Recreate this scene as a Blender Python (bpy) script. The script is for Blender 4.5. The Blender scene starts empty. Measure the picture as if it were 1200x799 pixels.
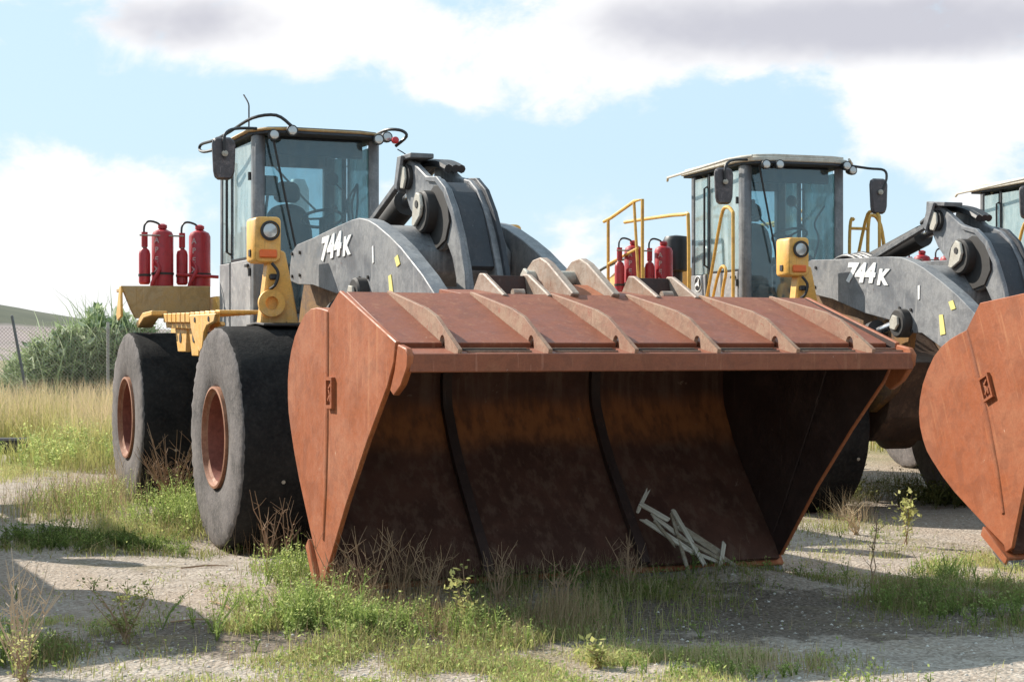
import bpy, bmesh, math, random
import numpy as np
from mathutils import Vector, Matrix, noise as mnoise
random.seed(7); rng = np.random.default_rng(7)
SC = bpy.context.scene; C = SC.collection
PI = math.pi

# ------------------------------------------------------------------ camera
cam = bpy.data.cameras.new('camera'); cam_o = bpy.data.objects.new('camera', cam); C.objects.link(cam_o)
cam_o.location = (0, 0, 1.645); cam_o.rotation_euler = (PI/2, 0, 0)
cam.sensor_width = 36; cam.lens = 1960/1200*36; cam.shift_y = 7.5/1200
cam.clip_start = .1; cam.clip_end = 6000
SC.camera = cam_o
SC.view_settings.view_transform = 'Standard'; SC.view_settings.look = 'None'
SC.view_settings.exposure = 0.70; SC.view_settings.gamma = 1

# ------------------------------------------------------------------ node helpers
class NT:
    def __init__(s, tree): s.t = tree; s.n = tree.nodes; s.l = tree.links
    def new(s, ty, **kw):
        n = s.n.new(ty)
        for k, v in kw.items(): setattr(n, k, v)
        return n
    def put(s, sock, v):
        if isinstance(v, bpy.types.NodeSocket): s.l.new(v, sock)
        elif v is not None:
            if isinstance(v, (tuple, list)) and len(v) == 3 and sock.type == 'RGBA': v = (*v, 1)
            sock.default_value = v
    def m(s, op, a, b=None, c=None, clamp=False):
        n = s.new('ShaderNodeMath', operation=op, use_clamp=clamp)
        s.put(n.inputs[0], a)
        if b is not None: s.put(n.inputs[1], b)
        if c is not None: s.put(n.inputs[2], c)
        return n.outputs[0]
    def mix(s, f, a, b, mode='MIX'):
        n = s.new('ShaderNodeMix', data_type='RGBA', blend_type=mode)
        s.put(n.inputs[0], f); s.put(n.inputs[6], a); s.put(n.inputs[7], b)
        return n.outputs[2]
    def noise(s, vec, scale, detail=5, rough=.55, dist=0):
        n = s.new('ShaderNodeTexNoise'); s.put(n.inputs['Vector'], vec)
        n.inputs['Scale'].default_value = scale; n.inputs['Detail'].default_value = detail
        n.inputs['Roughness'].default_value = rough; n.inputs['Distortion'].default_value = dist
        return n.outputs[0]
    def ramp(s, f, lo, hi, a=0., b=1.):
        n = s.new('ShaderNodeMapRange', interpolation_type='SMOOTHSTEP'); s.put(n.inputs[0], f)
        n.inputs[1].default_value = lo; n.inputs[2].default_value = hi
        n.inputs[3].default_value = a; n.inputs[4].default_value = b
        return n.outputs[0]
    def scalev(s, vec, sc):
        n = s.new('ShaderNodeMapping'); s.put(n.inputs[0], vec); n.inputs['Scale'].default_value = sc
        return n.outputs[0]

# ------------------------------------------------------------------ world: nishita sky with clouds
SUN = Vector((-.843*1.35, .538*1.35, 1)).normalized()
W = bpy.data.worlds.new('World'); SC.world = W; W.use_nodes = True
w = NT(W.node_tree); w.n.clear()
sky = w.new('ShaderNodeTexSky', sky_type='NISHITA', sun_disc=False)
sky.sun_elevation = math.asin(SUN.z); sky.sun_rotation = math.atan2(SUN.x, SUN.y)
sky.air_density = 1.0; sky.dust_density = 1.6; sky.ozone_density = 1.6
gen = w.new('ShaderNodeTexCoord').outputs['Generated']
sep = w.new('ShaderNodeSeparateXYZ'); w.put(sep.inputs[0], gen)
X, Y, Z = sep.outputs
az = w.m('ARCTAN2', X, Y)
hyp = w.m('SQRT', w.m('ADD', w.m('MULTIPLY', X, X), w.m('MULTIPLY', Y, Y)))
el = w.m('ARCTAN2', Z, hyp)
cmb = w.new('ShaderNodeCombineXYZ'); w.put(cmb.inputs[0], az); w.put(cmb.inputs[1], w.m('MULTIPLY', el, 1.5)); cmb.inputs[2].default_value = 3.7
n1 = w.noise(cmb.outputs[0], 9, 7, .58, .35)
n2 = w.noise(cmb.outputs[0], 3.1, 3, .5)
def blob(px, py, rx, ry, amp):
    a0 = math.atan((px-600)/1960); e0 = math.atan((407-py)/1960*math.cos(a0))
    dx = w.m('DIVIDE', w.m('SUBTRACT', az, a0), rx/1960); dy = w.m('DIVIDE', w.m('SUBTRACT', el, e0), ry/1960)
    d = w.m('ADD', w.m('MULTIPLY', dx, dx), w.m('MULTIPLY', dy, dy))
    return w.m('MULTIPLY', w.m('EXPONENT', w.m('MULTIPLY', d, -1)), amp)
n3 = w.noise(cmb.outputs[0], 30, 6, .6, .5)
dens = w.m('ADD', w.m('ADD', w.m('MULTIPLY', w.m('SUBTRACT', n1, .5), 2.9), w.m('MULTIPLY', w.m('SUBTRACT', n2, .5), .7)), w.m('MULTIPLY', w.m('SUBTRACT', n3, .5), .8))
for b in ((230, 25, 190, 60, .75), (470, 50, 220, 46, .55), (540, 112, 70, 18, .5), (1000, 0, 380, 78, 1.15), (1090, 130, 140, 60, .85), (80, 275, 190, 95, .75), (690, 258, 90, 58, .85), (650, 330, 150, 40, .4),
          (20, 370, 330, 45, .5), (400, -170, 900, 110, .35), (120, 128, 170, 26, -.6), (30, 40, 90, 50, -.7), (560, 175, 260, 45, -.45), (880, 150, 130, 50, -.5), (870, 260, 130, 60, -.3), (320, 190, 90, 60, -.3)):
    dens = w.m('ADD', dens, blob(*b))
# beyond the frame the broken cloud simply goes on
cover = w.ramp(dens, .12, .68)
grey = w.ramp(w.m('ADD', w.m('ADD', blob(215, 28, 130, 42, 1.0), blob(1010, 30, 330, 50, 1.15)), w.m('ADD', w.m('MULTIPLY', w.m('SUBTRACT', w.noise(cmb.outputs[0], 6, 5, .6), .5), 1.5), blob(700, 300, 80, 25, .25))), .25, 1.05)
cloudc = w.mix(grey, (9.0, 9.0, 9.1), (5.3, 5.35, 5.95))
skyc = w.mix(1, w.mix(.82, sky.outputs[0], (5.7, 7.7, 9.1)), (1.0, 1.0, 1.0), 'MULTIPLY')
hz = w.ramp(el, 0, .12, 1, 0)
skyc = w.mix(w.m('MULTIPLY', hz, .35), skyc, (7.8, 9.0, 9.4))
col = w.mix(cover, skyc, cloudc)
bg = w.new('ShaderNodeBackground'); w.put(bg.inputs[0], col); bg.inputs[1].default_value = .074
out = w.new('ShaderNodeOutputWorld'); w.l.new(bg.outputs[0], out.inputs[0])

sun = bpy.data.lights.new('sun', 'SUN'); sun.energy = 4.9; sun.angle = math.radians(.53); sun.color = (1, .93, .83)
so = bpy.data.objects.new('sun', sun); C.objects.link(so)
so.rotation_euler = (-SUN).to_track_quat('-Z', 'Y').to_euler(); so.location = (0, 0, 30)

# ------------------------------------------------------------------ materials
def new_mat(name):
    m = bpy.data.materials.new(name); m.use_nodes = True
    t = NT(m.node_tree); b = t.n['Principled BSDF']
    t.b = b; t.obj = t.new('ShaderNodeTexCoord').outputs['Object']
    return m, t
def bump(t, h, s=.3, d=.01, sock=None):
    n = t.new('ShaderNodeBump'); n.inputs['Strength'].default_value = s; n.inputs['Distance'].default_value = d
    t.put(n.inputs['Height'], h); t.l.new(n.outputs[0], t.b.inputs['Normal'])
def worn(name, base, dirt, rough=.5, metal=0., dirt_amt=.5, scale=3, chips=None, chip_amt=.0, streak=None, streak_amt=.0, bumps=.2, spec=.5):
    """paint with dust clouds, chips down to another colour and vertical streaks"""
    m, t = new_mat(name)
    nA = t.noise(t.obj, scale, 6, .62, .3); nB = t.noise(t.obj, scale*9, 5, .65); nC = t.noise(t.obj, scale*38, 3, .6)
    f = t.m('ADD', t.m('MULTIPLY', nA, .65), t.m('MULTIPLY', nB, .35))
    c = t.mix(t.ramp(f, .62-dirt_amt*.4, .82-dirt_amt*.4), base, dirt)
    c = t.mix(t.m('MULTIPLY', t.ramp(nC, .3, .7), .30), c, tuple(v*.5 for v in base))
    c = t.mix(t.m('MULTIPLY', t.ramp(t.noise(t.obj, scale*2.6, 7, .7, .9), .47, .60), .42), c, tuple(v*.55 for v in base))
    scr = t.noise(t.scalev(t.obj, (30, 30, 2.2)), 1.3, 3, .5)
    c = t.mix(t.m('MULTIPLY', t.ramp(scr, .69, .715), .32), c, tuple(min(1, v*1.5+.06) for v in dirt))
    if streak:
        sv = t.noise(t.scalev(t.obj, (14, 14, .9)), 1.6, 4, .6)
        c = t.mix(t.m('MULTIPLY', t.ramp(sv, .56, .72), streak_amt), c, streak)
    if chips:
        ch = t.noise(t.obj, scale*5.3, 8, .72, .6)
        c = t.mix(t.ramp(ch, .68-chip_amt, .70-chip_amt), c, chips)
    t.put(t.b.inputs['Base Color'], c)
    t.put(t.b.inputs['Roughness'], t.ramp(f, .35, .65, rough-.08, min(1, rough+.22)))
    t.b.inputs['Metallic'].default_value = metal; t.b.inputs['Specular IOR Level'].default_value = spec
    bump(t, t.m('ADD', nB, t.m('MULTIPLY', nC, .4)), bumps, .006)
    return m
def plain(name, col, rough=.5, metal=0, var=.25, scale=12):
    m, t = new_mat(name)
    n = t.noise(t.obj, scale, 5, .6)
    t.put(t.b.inputs['Base Color'], t.mix(t.m('MULTIPLY', t.ramp(n, .3, .7), var), col, tuple(v*.5 for v in col)))
    t.put(t.b.inputs['Roughness'], t.ramp(n, .3, .7, rough, min(1, rough+.15))); t.b.inputs['Metallic'].default_value = metal
    return m
M = {}
M['grey'] = worn('grey_machine_paint', (.155, .16, .172), (.26, .26, .26), .45, dirt_amt=.55, scale=1.6, chips=(.13, .055, .03), chip_amt=.01, streak=(.40, .39, .37), streak_amt=.35)
M['cabgrey'] = worn('dark_cab_paint', (.115, .118, .125), (.22, .215, .21), .42, dirt_amt=.4, scale=2.2, streak=(.25, .24, .23), streak_amt=.3)
M['frame_dark'] = worn('dark_brown_steel', (.075, .045, .030), (.16, .10, .065), .6, dirt_amt=.5, scale=4, streak=(.02, .015, .012), streak_amt=.6, bumps=.4)  # darker brown variant of the frame colour for belly and axles
M['shadegrey'] = worn('shaded_boom_paint', (.026, .03, .038), (.06, .06, .065), .5, dirt_amt=.4, scale=2.2)  # darkened boom grey, painting in shade on the web and far flange
M['doorgrey'] = worn('dusty_door_paint', (.30, .30, .31), (.42, .41, .40), .5, dirt_amt=.5, scale=2.2)
M['yellow'] = worn('yellow_machine_paint', (.88, .47, .105), (.74, .47, .21), .45, dirt_amt=.45, scale=2.3, chips=(.14, .07, .035), chip_amt=.01, streak=(.30, .17, .07), streak_amt=.35)
M['tan'] = worn('shaded_tan_paint', (.50, .31, .12), (.46, .34, .2), .6, dirt_amt=.5, scale=2.3, streak=(.2, .11, .05), streak_amt=.4)  # machine yellow dulled, shade of front-facing panels put into the colour
M['tower'] = worn('grimy_yellow_frame', (.30, .155, .04), (.10, .06, .04), .6, dirt_amt=.6, scale=2.6, streak=(.08, .05, .03), streak_amt=.6)
M['rust'] = worn('rusty_bucket_paint', (.34, .092, .028), (.36, .125, .052), .58, dirt_amt=.4, scale=1.7, chips=(.55, .36, .25), chip_amt=-.01, streak=(.47, .20, .085), streak_amt=.45, bumps=.3)
M['rustdark'] = worn('rusty_slope_plate', (.235, .066, .028), (.26, .095, .048), .55, dirt_amt=.35, scale=2.1, chips=(.52, .36, .28), chip_amt=.0, streak=(.36, .17, .09), streak_amt=.4, bumps=.3)
M['gusset'] = worn('dusty_gusset_steel', (.29, .145, .09), (.35, .23, .155), .65, dirt_amt=.55, scale=4, chips=(.27, .10, .06), chip_amt=.07, bumps=.35)
M['ear'] = worn('scuffed_hinge_steel', (.32, .21, .15), (.38, .31, .25), .5, dirt_amt=.6, scale=3.4, chips=(.24, .10, .06), chip_amt=.05, bumps=.3)
M['rim'] = worn('rusty_orange_rim', (.42, .20, .115), (.27, .105, .055), .6, dirt_amt=.5, scale=6, chips=(.17, .07, .045), chip_amt=.05)
M['hub'] = worn('rusty_red_hub', (.27, .085, .055), (.18, .06, .04), .65, dirt_amt=.5, scale=5)
M['steel'] = plain('polished_rod_steel', (.72, .72, .74), .16, 1, .1)
M['pin'] = worn('pale_pin_keeper', (.52, .49, .42), (.38, .34, .28), .5, dirt_amt=.5, scale=9, chips=(.10, .07, .05), chip_amt=.05)
M['black'] = plain('black_plastic', (.022, .022, .024), .38)
M['dark'] = plain('grimy_dark_steel', (.03, .027, .025), .6)
M['mirror_shell'] = worn('dusty_mirror_shell', (.07, .06, .065), (.20, .17, .17), .4, dirt_amt=.35, scale=8)
M['white'] = plain('white_decal', (.82, .82, .80), .5, 0, .1)
M['faded'] = plain('faded_white_letter', (.55, .36, .36), .6, 0, .4, 40)
M['yellow_mark'] = plain('yellow_paint_mark', (.78, .68, .22), .6, 0, .3, 40)
M['roof'] = worn('chalky_roof_paint', (.62, .58, .50), (.48, .43, .35), .6, dirt_amt=.4, scale=4)
M['liner'] = plain('dark_cab_lining', (.05, .06, .075), .8)
M['seat'] = plain('dark_seat_cloth', (.035, .04, .05), .9)
M['red'] = worn('red_extinguisher_paint', (.42, .02, .028), (.30, .05, .05), .35, dirt_amt=.25, scale=7, streak=(.55, .12, .10), streak_amt=.3)
M['brass'] = plain('dull_valve_metal', (.35, .30, .26), .4, .6)
M['amber'] = plain('orange_lens', (.85, .16, .03), .25, 0, .2, 30)
M['redlens'] = plain('red_lens', (.55, .03, .04), .25, 0, .2, 30)
M['rail'] = worn('yellow_handrail_paint', (.70, .40, .08), (.42, .20, .07), .5, dirt_amt=.3, scale=7)
M['exhaust'] = plain('pale_muffler_metal', (.60, .58, .55), .4, .3)

m, t = new_mat('bucket_inside_steel')          # worn lining, an old band of brighter rust across the back
sp = t.new('ShaderNodeSeparateXYZ'); t.put(sp.inputs[0], t.obj)
nA = t.noise(t.obj, 2.2, 6, .65, .5); nB = t.noise(t.obj, 14, 5, .65); nS = t.noise(t.scalev(t.obj, (9, 9, .8)), 1.4, 5, .65)
zz = t.m('ADD', sp.outputs[2], t.m('MULTIPLY', t.m('SUBTRACT', nA, .5), .22))
band = t.m('MULTIPLY', t.ramp(zz, .88, 1.06), t.ramp(zz, 1.34, 1.16))
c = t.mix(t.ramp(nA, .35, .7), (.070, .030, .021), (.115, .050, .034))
c = t.mix(t.m('MULTIPLY', t.ramp(nS, .46, .66), .7), c, (.15, .085, .060))
c = t.mix(t.m('MULTIPLY', band, t.ramp(nS, .3, .62, .25, .85)), c, (.36, .125, .042))
c = t.mix(t.ramp(t.noise(t.obj, 4.7, 8, .78, .8), .645, .68), c, (.27, .18, .135))
t.put(t.b.inputs['Base Color'], c); t.put(t.b.inputs['Roughness'], t.ramp(nB, .3, .7, .5, .8)); bump(t, nB, .35, .01); t.b.inputs['Specular IOR Level'].default_value = .2
M['inside'] = m
M['inside_wall'] = worn('shaded_bucket_wall', (.040, .020, .016), (.075, .036, .027), .65, dirt_amt=.4, scale=2.4, chips=(.20, .13, .10), chip_amt=-.03, bumps=.3)  # darkened inside steel, shade of corners and recesses put into its colour

def tyre_mat(name, a, b_, dust, spk=.5):
    m, t = new_mat(name)
    n = t.noise(t.obj, 3.5, 7, .68, .4); n2 = t.noise(t.obj, 30, 4, .7)
    c = t.mix(t.ramp(n, .3, .7), a, b_); c = t.mix(t.m('MULTIPLY', t.ramp(n2, .4, .75), spk), c, dust)
    t.put(t.b.inputs['Base Color'], c); t.b.inputs['Roughness'].default_value = .93; t.b.inputs['Specular IOR Level'].default_value = .3 if spk > .3 else .08
    bump(t, t.m('ADD', t.m('MULTIPLY', n, .5), n2), .5, .012); return m
M['sidewall'] = tyre_mat('scuffed_sidewall_rubber', (.075, .068, .066), (.165, .148, .143), (.25, .22, .20))
M['tread'] = tyre_mat('smooth_shaded_tread', (.012, .012, .013), (.030, .029, .028), (.09, .085, .08), .2)  # sidewall rubber blackened, putting the tread's shade into its colour

def glass_mat(name, tint, refl=.08, blend=.55):
    m, t = new_mat(name); t.n.remove(t.b)
    tr = t.new('ShaderNodeBsdfTransparent'); tr.inputs[0].default_value = (*tint, 1)
    gl = t.new('ShaderNodeBsdfGlossy'); gl.inputs[0].default_value = (.9, .97, 1, 1); gl.inputs[1].default_value = .03
    df = t.new('ShaderNodeBsdfDiffuse'); df.inputs[0].default_value = (.55, .64, .64, 1)
    lw = t.new('ShaderNodeLayerWeight'); lw.inputs[0].default_value = .35
    mx = t.new('ShaderNodeMixShader'); t.put(mx.inputs[0], t.m('ADD', t.m('MULTIPLY', lw.outputs[0], blend), refl, clamp=True)); t.l.new(tr.outputs[0], mx.inputs[1]); t.l.new(gl.outputs[0], mx.inputs[2])
    mx2 = t.new('ShaderNodeMixShader'); t.put(mx2.inputs[0], t.ramp(t.noise(t.scalev(t.obj, (3, 3, 1.2)), 2.2, 5, .65), .35, .8, .03 if refl < .1 else .30, .14 if refl < .1 else .62)); t.l.new(mx.outputs[0], mx2.inputs[1]); t.l.new(df.outputs[0], mx2.inputs[2])
    t.l.new(mx2.outputs[0], t.n['Material Output'].inputs[0]); return m
M['glass'] = glass_mat('tinted_cab_glass', (.73, .84, .87), .04, .45)
M['sideglass'] = glass_mat('dusty_skylit_glass', (.70, .90, .89), .12, .7)  # strong pale film: dust plus a painted bright sky reflection
m, t = new_mat('lamp_lens'); t.b.inputs['Base Color'].default_value = (.5, .5, .49, 1); t.b.inputs['Roughness'].default_value = .15; t.b.inputs['Metallic'].default_value = .5
M['lens'] = m
m, t = new_mat('weathered_board'); g = t.noise(t.scalev(t.obj, (2, 26, 26)), 1.5, 5, .6)
t.put(t.b.inputs['Base Color'], t.mix(t.ramp(g, .35, .7), (.40, .34, .27), (.62, .56, .47))); t.b.inputs['Roughness'].default_value = .9; bump(t, g, .4, .005)
M['board'] = m
M['board2'] = worn('dirty_board', (.30, .23, .16), (.42, .37, .30), .9, dirt_amt=.5, scale=9)

# ------------------------------------------------------------------ mesh helpers
class MB:
    def __init__(s): s.bm = bmesh.new(); s.slot = 0
    def face(s, vs):
        try: f = s.bm.faces.new(vs); f.material_index = s.slot; return f
        except ValueError: return None
    def prism(s, pts, y0, y1, plane='xz', bevel=0):
        """extrude a polygon: plane 'xz' along y, 'yz' along x, 'xy' along z"""
        def P(a, b, c): return {'xz': (a, c, b), 'yz': (c, a, b), 'xy': (a, b, c)}[plane]
        A = [s.bm.verts.new(P(a, b, y0)) for a, b in pts]; B = [s.bm.verts.new(P(a, b, y1)) for a, b in pts]
        fs = [s.face(A), s.face(B[::-1])]
        n = len(pts)
        for i in range(n): fs.append(s.face((A[i], B[i], B[(i+1) % n], A[(i+1) % n])))
        fs = [f for f in fs if f]
        bmesh.ops.recalc_face_normals(s.bm, faces=fs)
        if bevel:
            es = list({e for f in fs for e in f.edges})
            bmesh.ops.bevel(s.bm, geom=es, offset=bevel, segments=1, profile=.5, affect='EDGES', clamp_overlap=True)
        return s
    def box(s, x0, x1, y0, y1, z0, z1, bevel=0):
        return s.prism([(x0, z0), (x1, z0), (x1, z1), (x0, z1)], y0, y1, bevel=bevel)
    def obox(s, c, size, R, bevel=0):
        """oriented box: centre, size, rotation matrix"""
        h = [v/2 for v in size]; c = Vector(c); vs = []
        for dx in (-1, 1):
            for dy in (-1, 1):
                for dz in (-1, 1): vs.append(s.bm.verts.new(c + R @ Vector((dx*h[0], dy*h[1], dz*h[2]))))
        fs = [s.face([vs[i] for i in q]) for q in ((0, 1, 3, 2), (4, 6, 7, 5), (0, 4, 5, 1), (2, 3, 7, 6), (0, 2, 6, 4), (1, 5, 7, 3))]
        bmesh.ops.recalc_face_normals(s.bm, faces=[f for f in fs if f])
        if bevel:
            bmesh.ops.bevel(s.bm, geom=list({e for f in fs if f for e in f.edges}), offset=bevel, segments=1, profile=.5, affect='EDGES', clamp_overlap=True)
        return s
    def bar(s, a, b, wd, th, bevel=0, up=(0, 0, 1)):
        a = Vector(a); b = Vector(b); d = b-a; x = d.normalized(); y = Vector(up).cross(x)
        if y.length < 1e-3: y = Vector((0, 1, 0)).cross(x)
        y.normalize(); z = x.cross(y)
        return s.obox((a+b)/2, (d.length, wd, th), Matrix((x, y, z)).transposed(), bevel)
    def tube(s, pts, r, n=8, closed=False):
        pts = [Vector(p) for p in pts]; L = len(pts); rings = []; r = r if isinstance(r, (list, tuple)) else [r]*L
        ref = None
        for i, p in enumerate(pts):
            if closed: d = pts[(i+1) % L]-pts[i-1]
            else: d = pts[min(i+1, L-1)]-pts[max(i-1, 0)]
            d.normalize()
            if ref is None: ref = d.orthogonal().normalized()
            ref = (ref-d*ref.dot(d)).normalized(); b = d.cross(ref)
            rings.append([s.bm.verts.new(p+(ref*math.cos(2*PI*k/n)+b*math.sin(2*PI*k/n))*r[i]) for k in range(n)])
        fs = []
        for i in range(L if closed else L-1):
            A, B = rings[i], rings[(i+1) % L]
            for k in range(n): fs.append(s.face((A[k], A[(k+1) % n], B[(k+1) % n], B[k])))
        if not closed: fs.append(s.face(rings[0][::-1])); fs.append(s.face(rings[-1]))
        bmesh.ops.recalc_face_normals(s.bm, faces=[f for f in fs if f])
        return s
    def cyl(s, a, b, r, n=20): return s.tube([a, b], r, n)
    def lathe(s, prof, axis='y', n=48, org=(0, 0, 0), closed=False, jit=0):
        """prof: list of (radius, along-axis)"""
        rings = []
        for (r, h) in prof:
            ring = []
            for k in range(n):
                a = 2*PI*k/n; rr = r+(random.uniform(-jit, jit) if jit else 0)
                u, v = rr*math.cos(a), rr*math.sin(a)
                p = {'y': (u, h, v), 'x': (h, u, v), 'z': (u, v, h)}[axis]
                ring.append(s.bm.verts.new((p[0]+org[0], p[1]+org[1], p[2]+org[2])))
            rings.append(ring)
        L = len(rings); fs = []
        for i in range(L if closed else L-1):
            A, B = rings[i], rings[(i+1) % L]
            for k in range(n): fs.append(s.face((A[k], A[(k+1) % n], B[(k+1) % n], B[k])))
        if not closed:
            for R_, rv in ((rings[0], 1), (rings[-1], 0)): fs.append(s.face(R_[::-1] if rv else R_))
        bmesh.ops.recalc_face_normals(s.bm, faces=[f for f in fs if f])
        return s
    def build(s, name, mat, parent=None, ang=.6, bend=0):
        bm = s.bm
        for f in bm.faces: f.smooth = True
        for e in bm.edges:
            e.smooth = (len(e.link_faces) == 2 and e.calc_face_angle(3) < ang)
        me = bpy.data.meshes.new(name); bm.to_mesh(me); bm.free()
        for m_ in (mat if isinstance(mat, (list, tuple)) else [mat]): me.materials.append(m_)
        o = bpy.data.objects.new(name, me); C.objects.link(o)
        if parent: o.parent = parent
        return o
def box(name, mat, parent, *a, bevel=.006): return MB().box(*a, bevel=bevel).build(name, mat, parent)
def pr(name, mat, parent, pts, y0, y1, plane='xz', bevel=.005): return MB().prism(pts, y0, y1, plane, bevel).build(name, mat, parent)
def tube(name, mat, parent, pts, r, n=8): return MB().tube(pts, r, n).build(name, mat, parent)
def smooth_path(pts, sub=4):
    """catmull-rom through the points"""
    P = [Vector(p) for p in pts]; out = []
    for i in range(len(P)-1):
        p0, p1, p2, p3 = P[max(i-1, 0)], P[i], P[i+1], P[min(i+2, len(P)-1)]
        for k in range(sub):
            t_ = k/sub; out.append(.5*((2*p1)+(p2-p0)*t_+(2*p0-5*p1+4*p2-p3)*t_*t_+(3*p1-p0-3*p2+p3)*t_**3))
    out.append(P[-1]); return out
def tag(o, label=None, cat=None, group=None, kind=None):
    if label: o['label'] = label
    if cat: o['category'] = cat
    if group: o['group'] = group
    if kind: o['kind'] = kind
    return o
def empty(name, loc, rz=0):
    o = bpy.data.objects.new(name, None); C.objects.link(o); o.location = loc; o.rotation_euler = (0, 0, rz); o.empty_display_size = .3
    return o
def pivot(o, P1, t_, P2=None):
    """rotate an object by t_ about the y axis so that point P1 (x,z) lands on P2"""
    P2 = P2 or P1; c, s = math.cos(t_), math.sin(t_)
    o.rotation_euler = (0, t_, 0)
    o.location = (P2[0]-(P1[0]*c+P1[1]*s), 0, P2[1]-(-P1[0]*s+P1[1]*c)); return o
def mesh_np(name, V, F, mat, tint=None, parent=None):
    """V (n,3), F (m,k) fixed k"""
    me = bpy.data.meshes.new(name); V = np.asarray(V, dtype=np.float32); F = np.asarray(F, dtype=np.int32); k = F.shape[1]
    me.vertices.add(len(V)); me.vertices.foreach_set('co', V.ravel())
    me.loops.add(F.size); me.loops.foreach_set('vertex_index', F.ravel())
    me.polygons.add(len(F)); me.polygons.foreach_set('loop_start', np.arange(0, F.size, k, dtype=np.int32))
    me.update(calc_edges=True)
    if tint is not None:
        at = me.attributes.new('tint', 'FLOAT', 'POINT'); at.data.foreach_set('value', np.asarray(tint, dtype=np.float32))
    me.materials.append(mat); o = bpy.data.objects.new(name, me); C.objects.link(o)
    if parent: o.parent = parent
    return o
def lettering(text, size, mat, parent, mtx, depth=.006, shear=.0, bold=.02, name='lettering', sx=1):
    cu = bpy.data.curves.new('tmp', 'FONT'); cu.body = text; cu.size = size; cu.extrude = depth/2; cu.shear = shear; cu.offset = bold
    cu.align_x = 'CENTER'; cu.align_y = 'CENTER'; cu.resolution_u = 3
    to = bpy.data.objects.new('tmp', cu); C.objects.link(to)
    dg = bpy.context.evaluated_depsgraph_get(); me = bpy.data.meshes.new_from_object(to.evaluated_get(dg))
    bpy.data.objects.remove(to); bpy.data.curves.remove(cu)
    me.name = name; me.transform(Matrix.Diagonal((sx, 1, 1, 1))); me.transform(mtx)
    me.materials.clear(); me.materials.append(mat)
    o = bpy.data.objects.new(name, me); C.objects.link(o); o.parent = parent; return o
# text plane on the machine's camera-left flank: reads along +x, up z, faces -y
def side_mtx(x, y, z, tilt=0): return Matrix.Translation((x, y, z)) @ Matrix.Rotation(-tilt, 4, 'Y') @ Matrix.Rotation(PI/2, 4, 'X')

# ------------------------------------------------------------------ terrain
def mound(x, y):
    h = .03*mnoise.noise(Vector((x*.35, y*.35, 0))) + .012*mnoise.noise(Vector((x*1.7, y*1.7, 3)))
    h += .11*math.exp(-(((x-1.55)/.55)**2+((y-11.5)/.45)**2))
    h += .07*math.exp(-(((x-.3)/1.9)**2+((y-11.1)/.6)**2))
    h += .05*math.exp(-(((x+1.2)/1.0)**2+((y-9.3)/.8)**2))
    h -= .07*math.exp(-(((x+2.2)/.9)**2+((y-14.0)/.8)**2))
    return h
def axis_steps(segs):
    out = []
    for a, b, n in segs: out += list(np.linspace(a, b, n, endpoint=False))
    out.append(segs[-1][1]); return out
xs = axis_steps([(-3000, -200, 8), (-200, -30, 12), (-30, -8, 20), (-8, 8, 200), (8, 30, 24), (30, 200, 12), (200, 3000, 8)])
ys = axis_steps([(-600, -10, 8), (-10, 6, 16), (6, 20, 190), (20, 60, 50), (60, 400, 14), (400, 5000, 8)])
V = [(x, y, mound(x, y) if (abs(x) < 30 and -10 < y < 60) else 0) for y in ys for x in xs]
nx = len(xs)
F = [(j*nx+i, j*nx+i+1, (j+1)*nx+i+1, (j+1)*nx+i) for j in range(len(ys)-1) for i in range(nx-1)]
m, t = new_mat('sandy_gravel_ground')
n1 = t.noise(t.obj, .55, 6, .6, .4); n2 = t.noise(t.obj, 4.2, 6, .65, .2); n3 = t.noise(t.obj, 38, 4, .7)
vor = t.new('ShaderNodeTexVoronoi'); t.put(vor.inputs['Vector'], t.obj); vor.inputs['Scale'].default_value = 34
sp = t.new('ShaderNodeSeparateXYZ'); t.put(sp.inputs[0], t.obj); gx, gy = sp.outputs[0], sp.outputs[1]
def gblob(cx, cy, rx, ry):
    dx = t.m('DIVIDE', t.m('SUBTRACT', gx, cx), rx); dy = t.m('DIVIDE', t.m('SUBTRACT', gy, cy), ry)
    return t.m('EXPONENT', t.m('MULTIPLY', t.m('ADD', t.m('MULTIPLY', dx, dx), t.m('MULTIPLY', dy, dy)), -1))
c = t.mix(t.ramp(n2, .3, .7), (.30, .255, .21), (.43, .375, .315))
c = t.mix(t.ramp(n1, .42, .62), c, (.36, .295, .235))
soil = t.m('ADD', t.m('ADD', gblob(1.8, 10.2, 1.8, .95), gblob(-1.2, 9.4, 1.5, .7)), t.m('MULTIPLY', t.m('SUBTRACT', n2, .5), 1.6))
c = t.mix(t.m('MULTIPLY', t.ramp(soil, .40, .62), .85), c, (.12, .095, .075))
moss = t.ramp(t.m('ADD', t.noise(t.obj, .9, 6, .65, .6), t.m('MULTIPLY', t.m('SUBTRACT', n3, .5), .25)), .55, .68)
c = t.mix(t.m('MULTIPLY', moss, .75), c, (.21, .175, .10))
far = t.ramp(gy, 21, 26)
fieldc = t.mix(t.ramp(n1, .35, .65), (.22, .20, .09), (.33, .27, .17))
c = t.mix(t.m('MULTIPLY', far, .8), c, fieldc)
pal = t.new('ShaderNodeTexVoronoi'); t.put(pal.inputs['Vector'], t.obj); pal.inputs['Scale'].default_value = 55
bwn = t.new('ShaderNodeRGBToBW'); t.put(bwn.inputs[0], pal.outputs['Color']); w_bw = bwn.outputs[0]
c = t.mix(.6, c, t.mix(1, c, w_bw, 'SOFT_LIGHT'))
c = t.mix(t.ramp(n3, .58, .74), c, (.56, .51, .45))
c = t.mix(t.ramp(n3, .42, .28), c, (.21, .17, .13))
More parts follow.
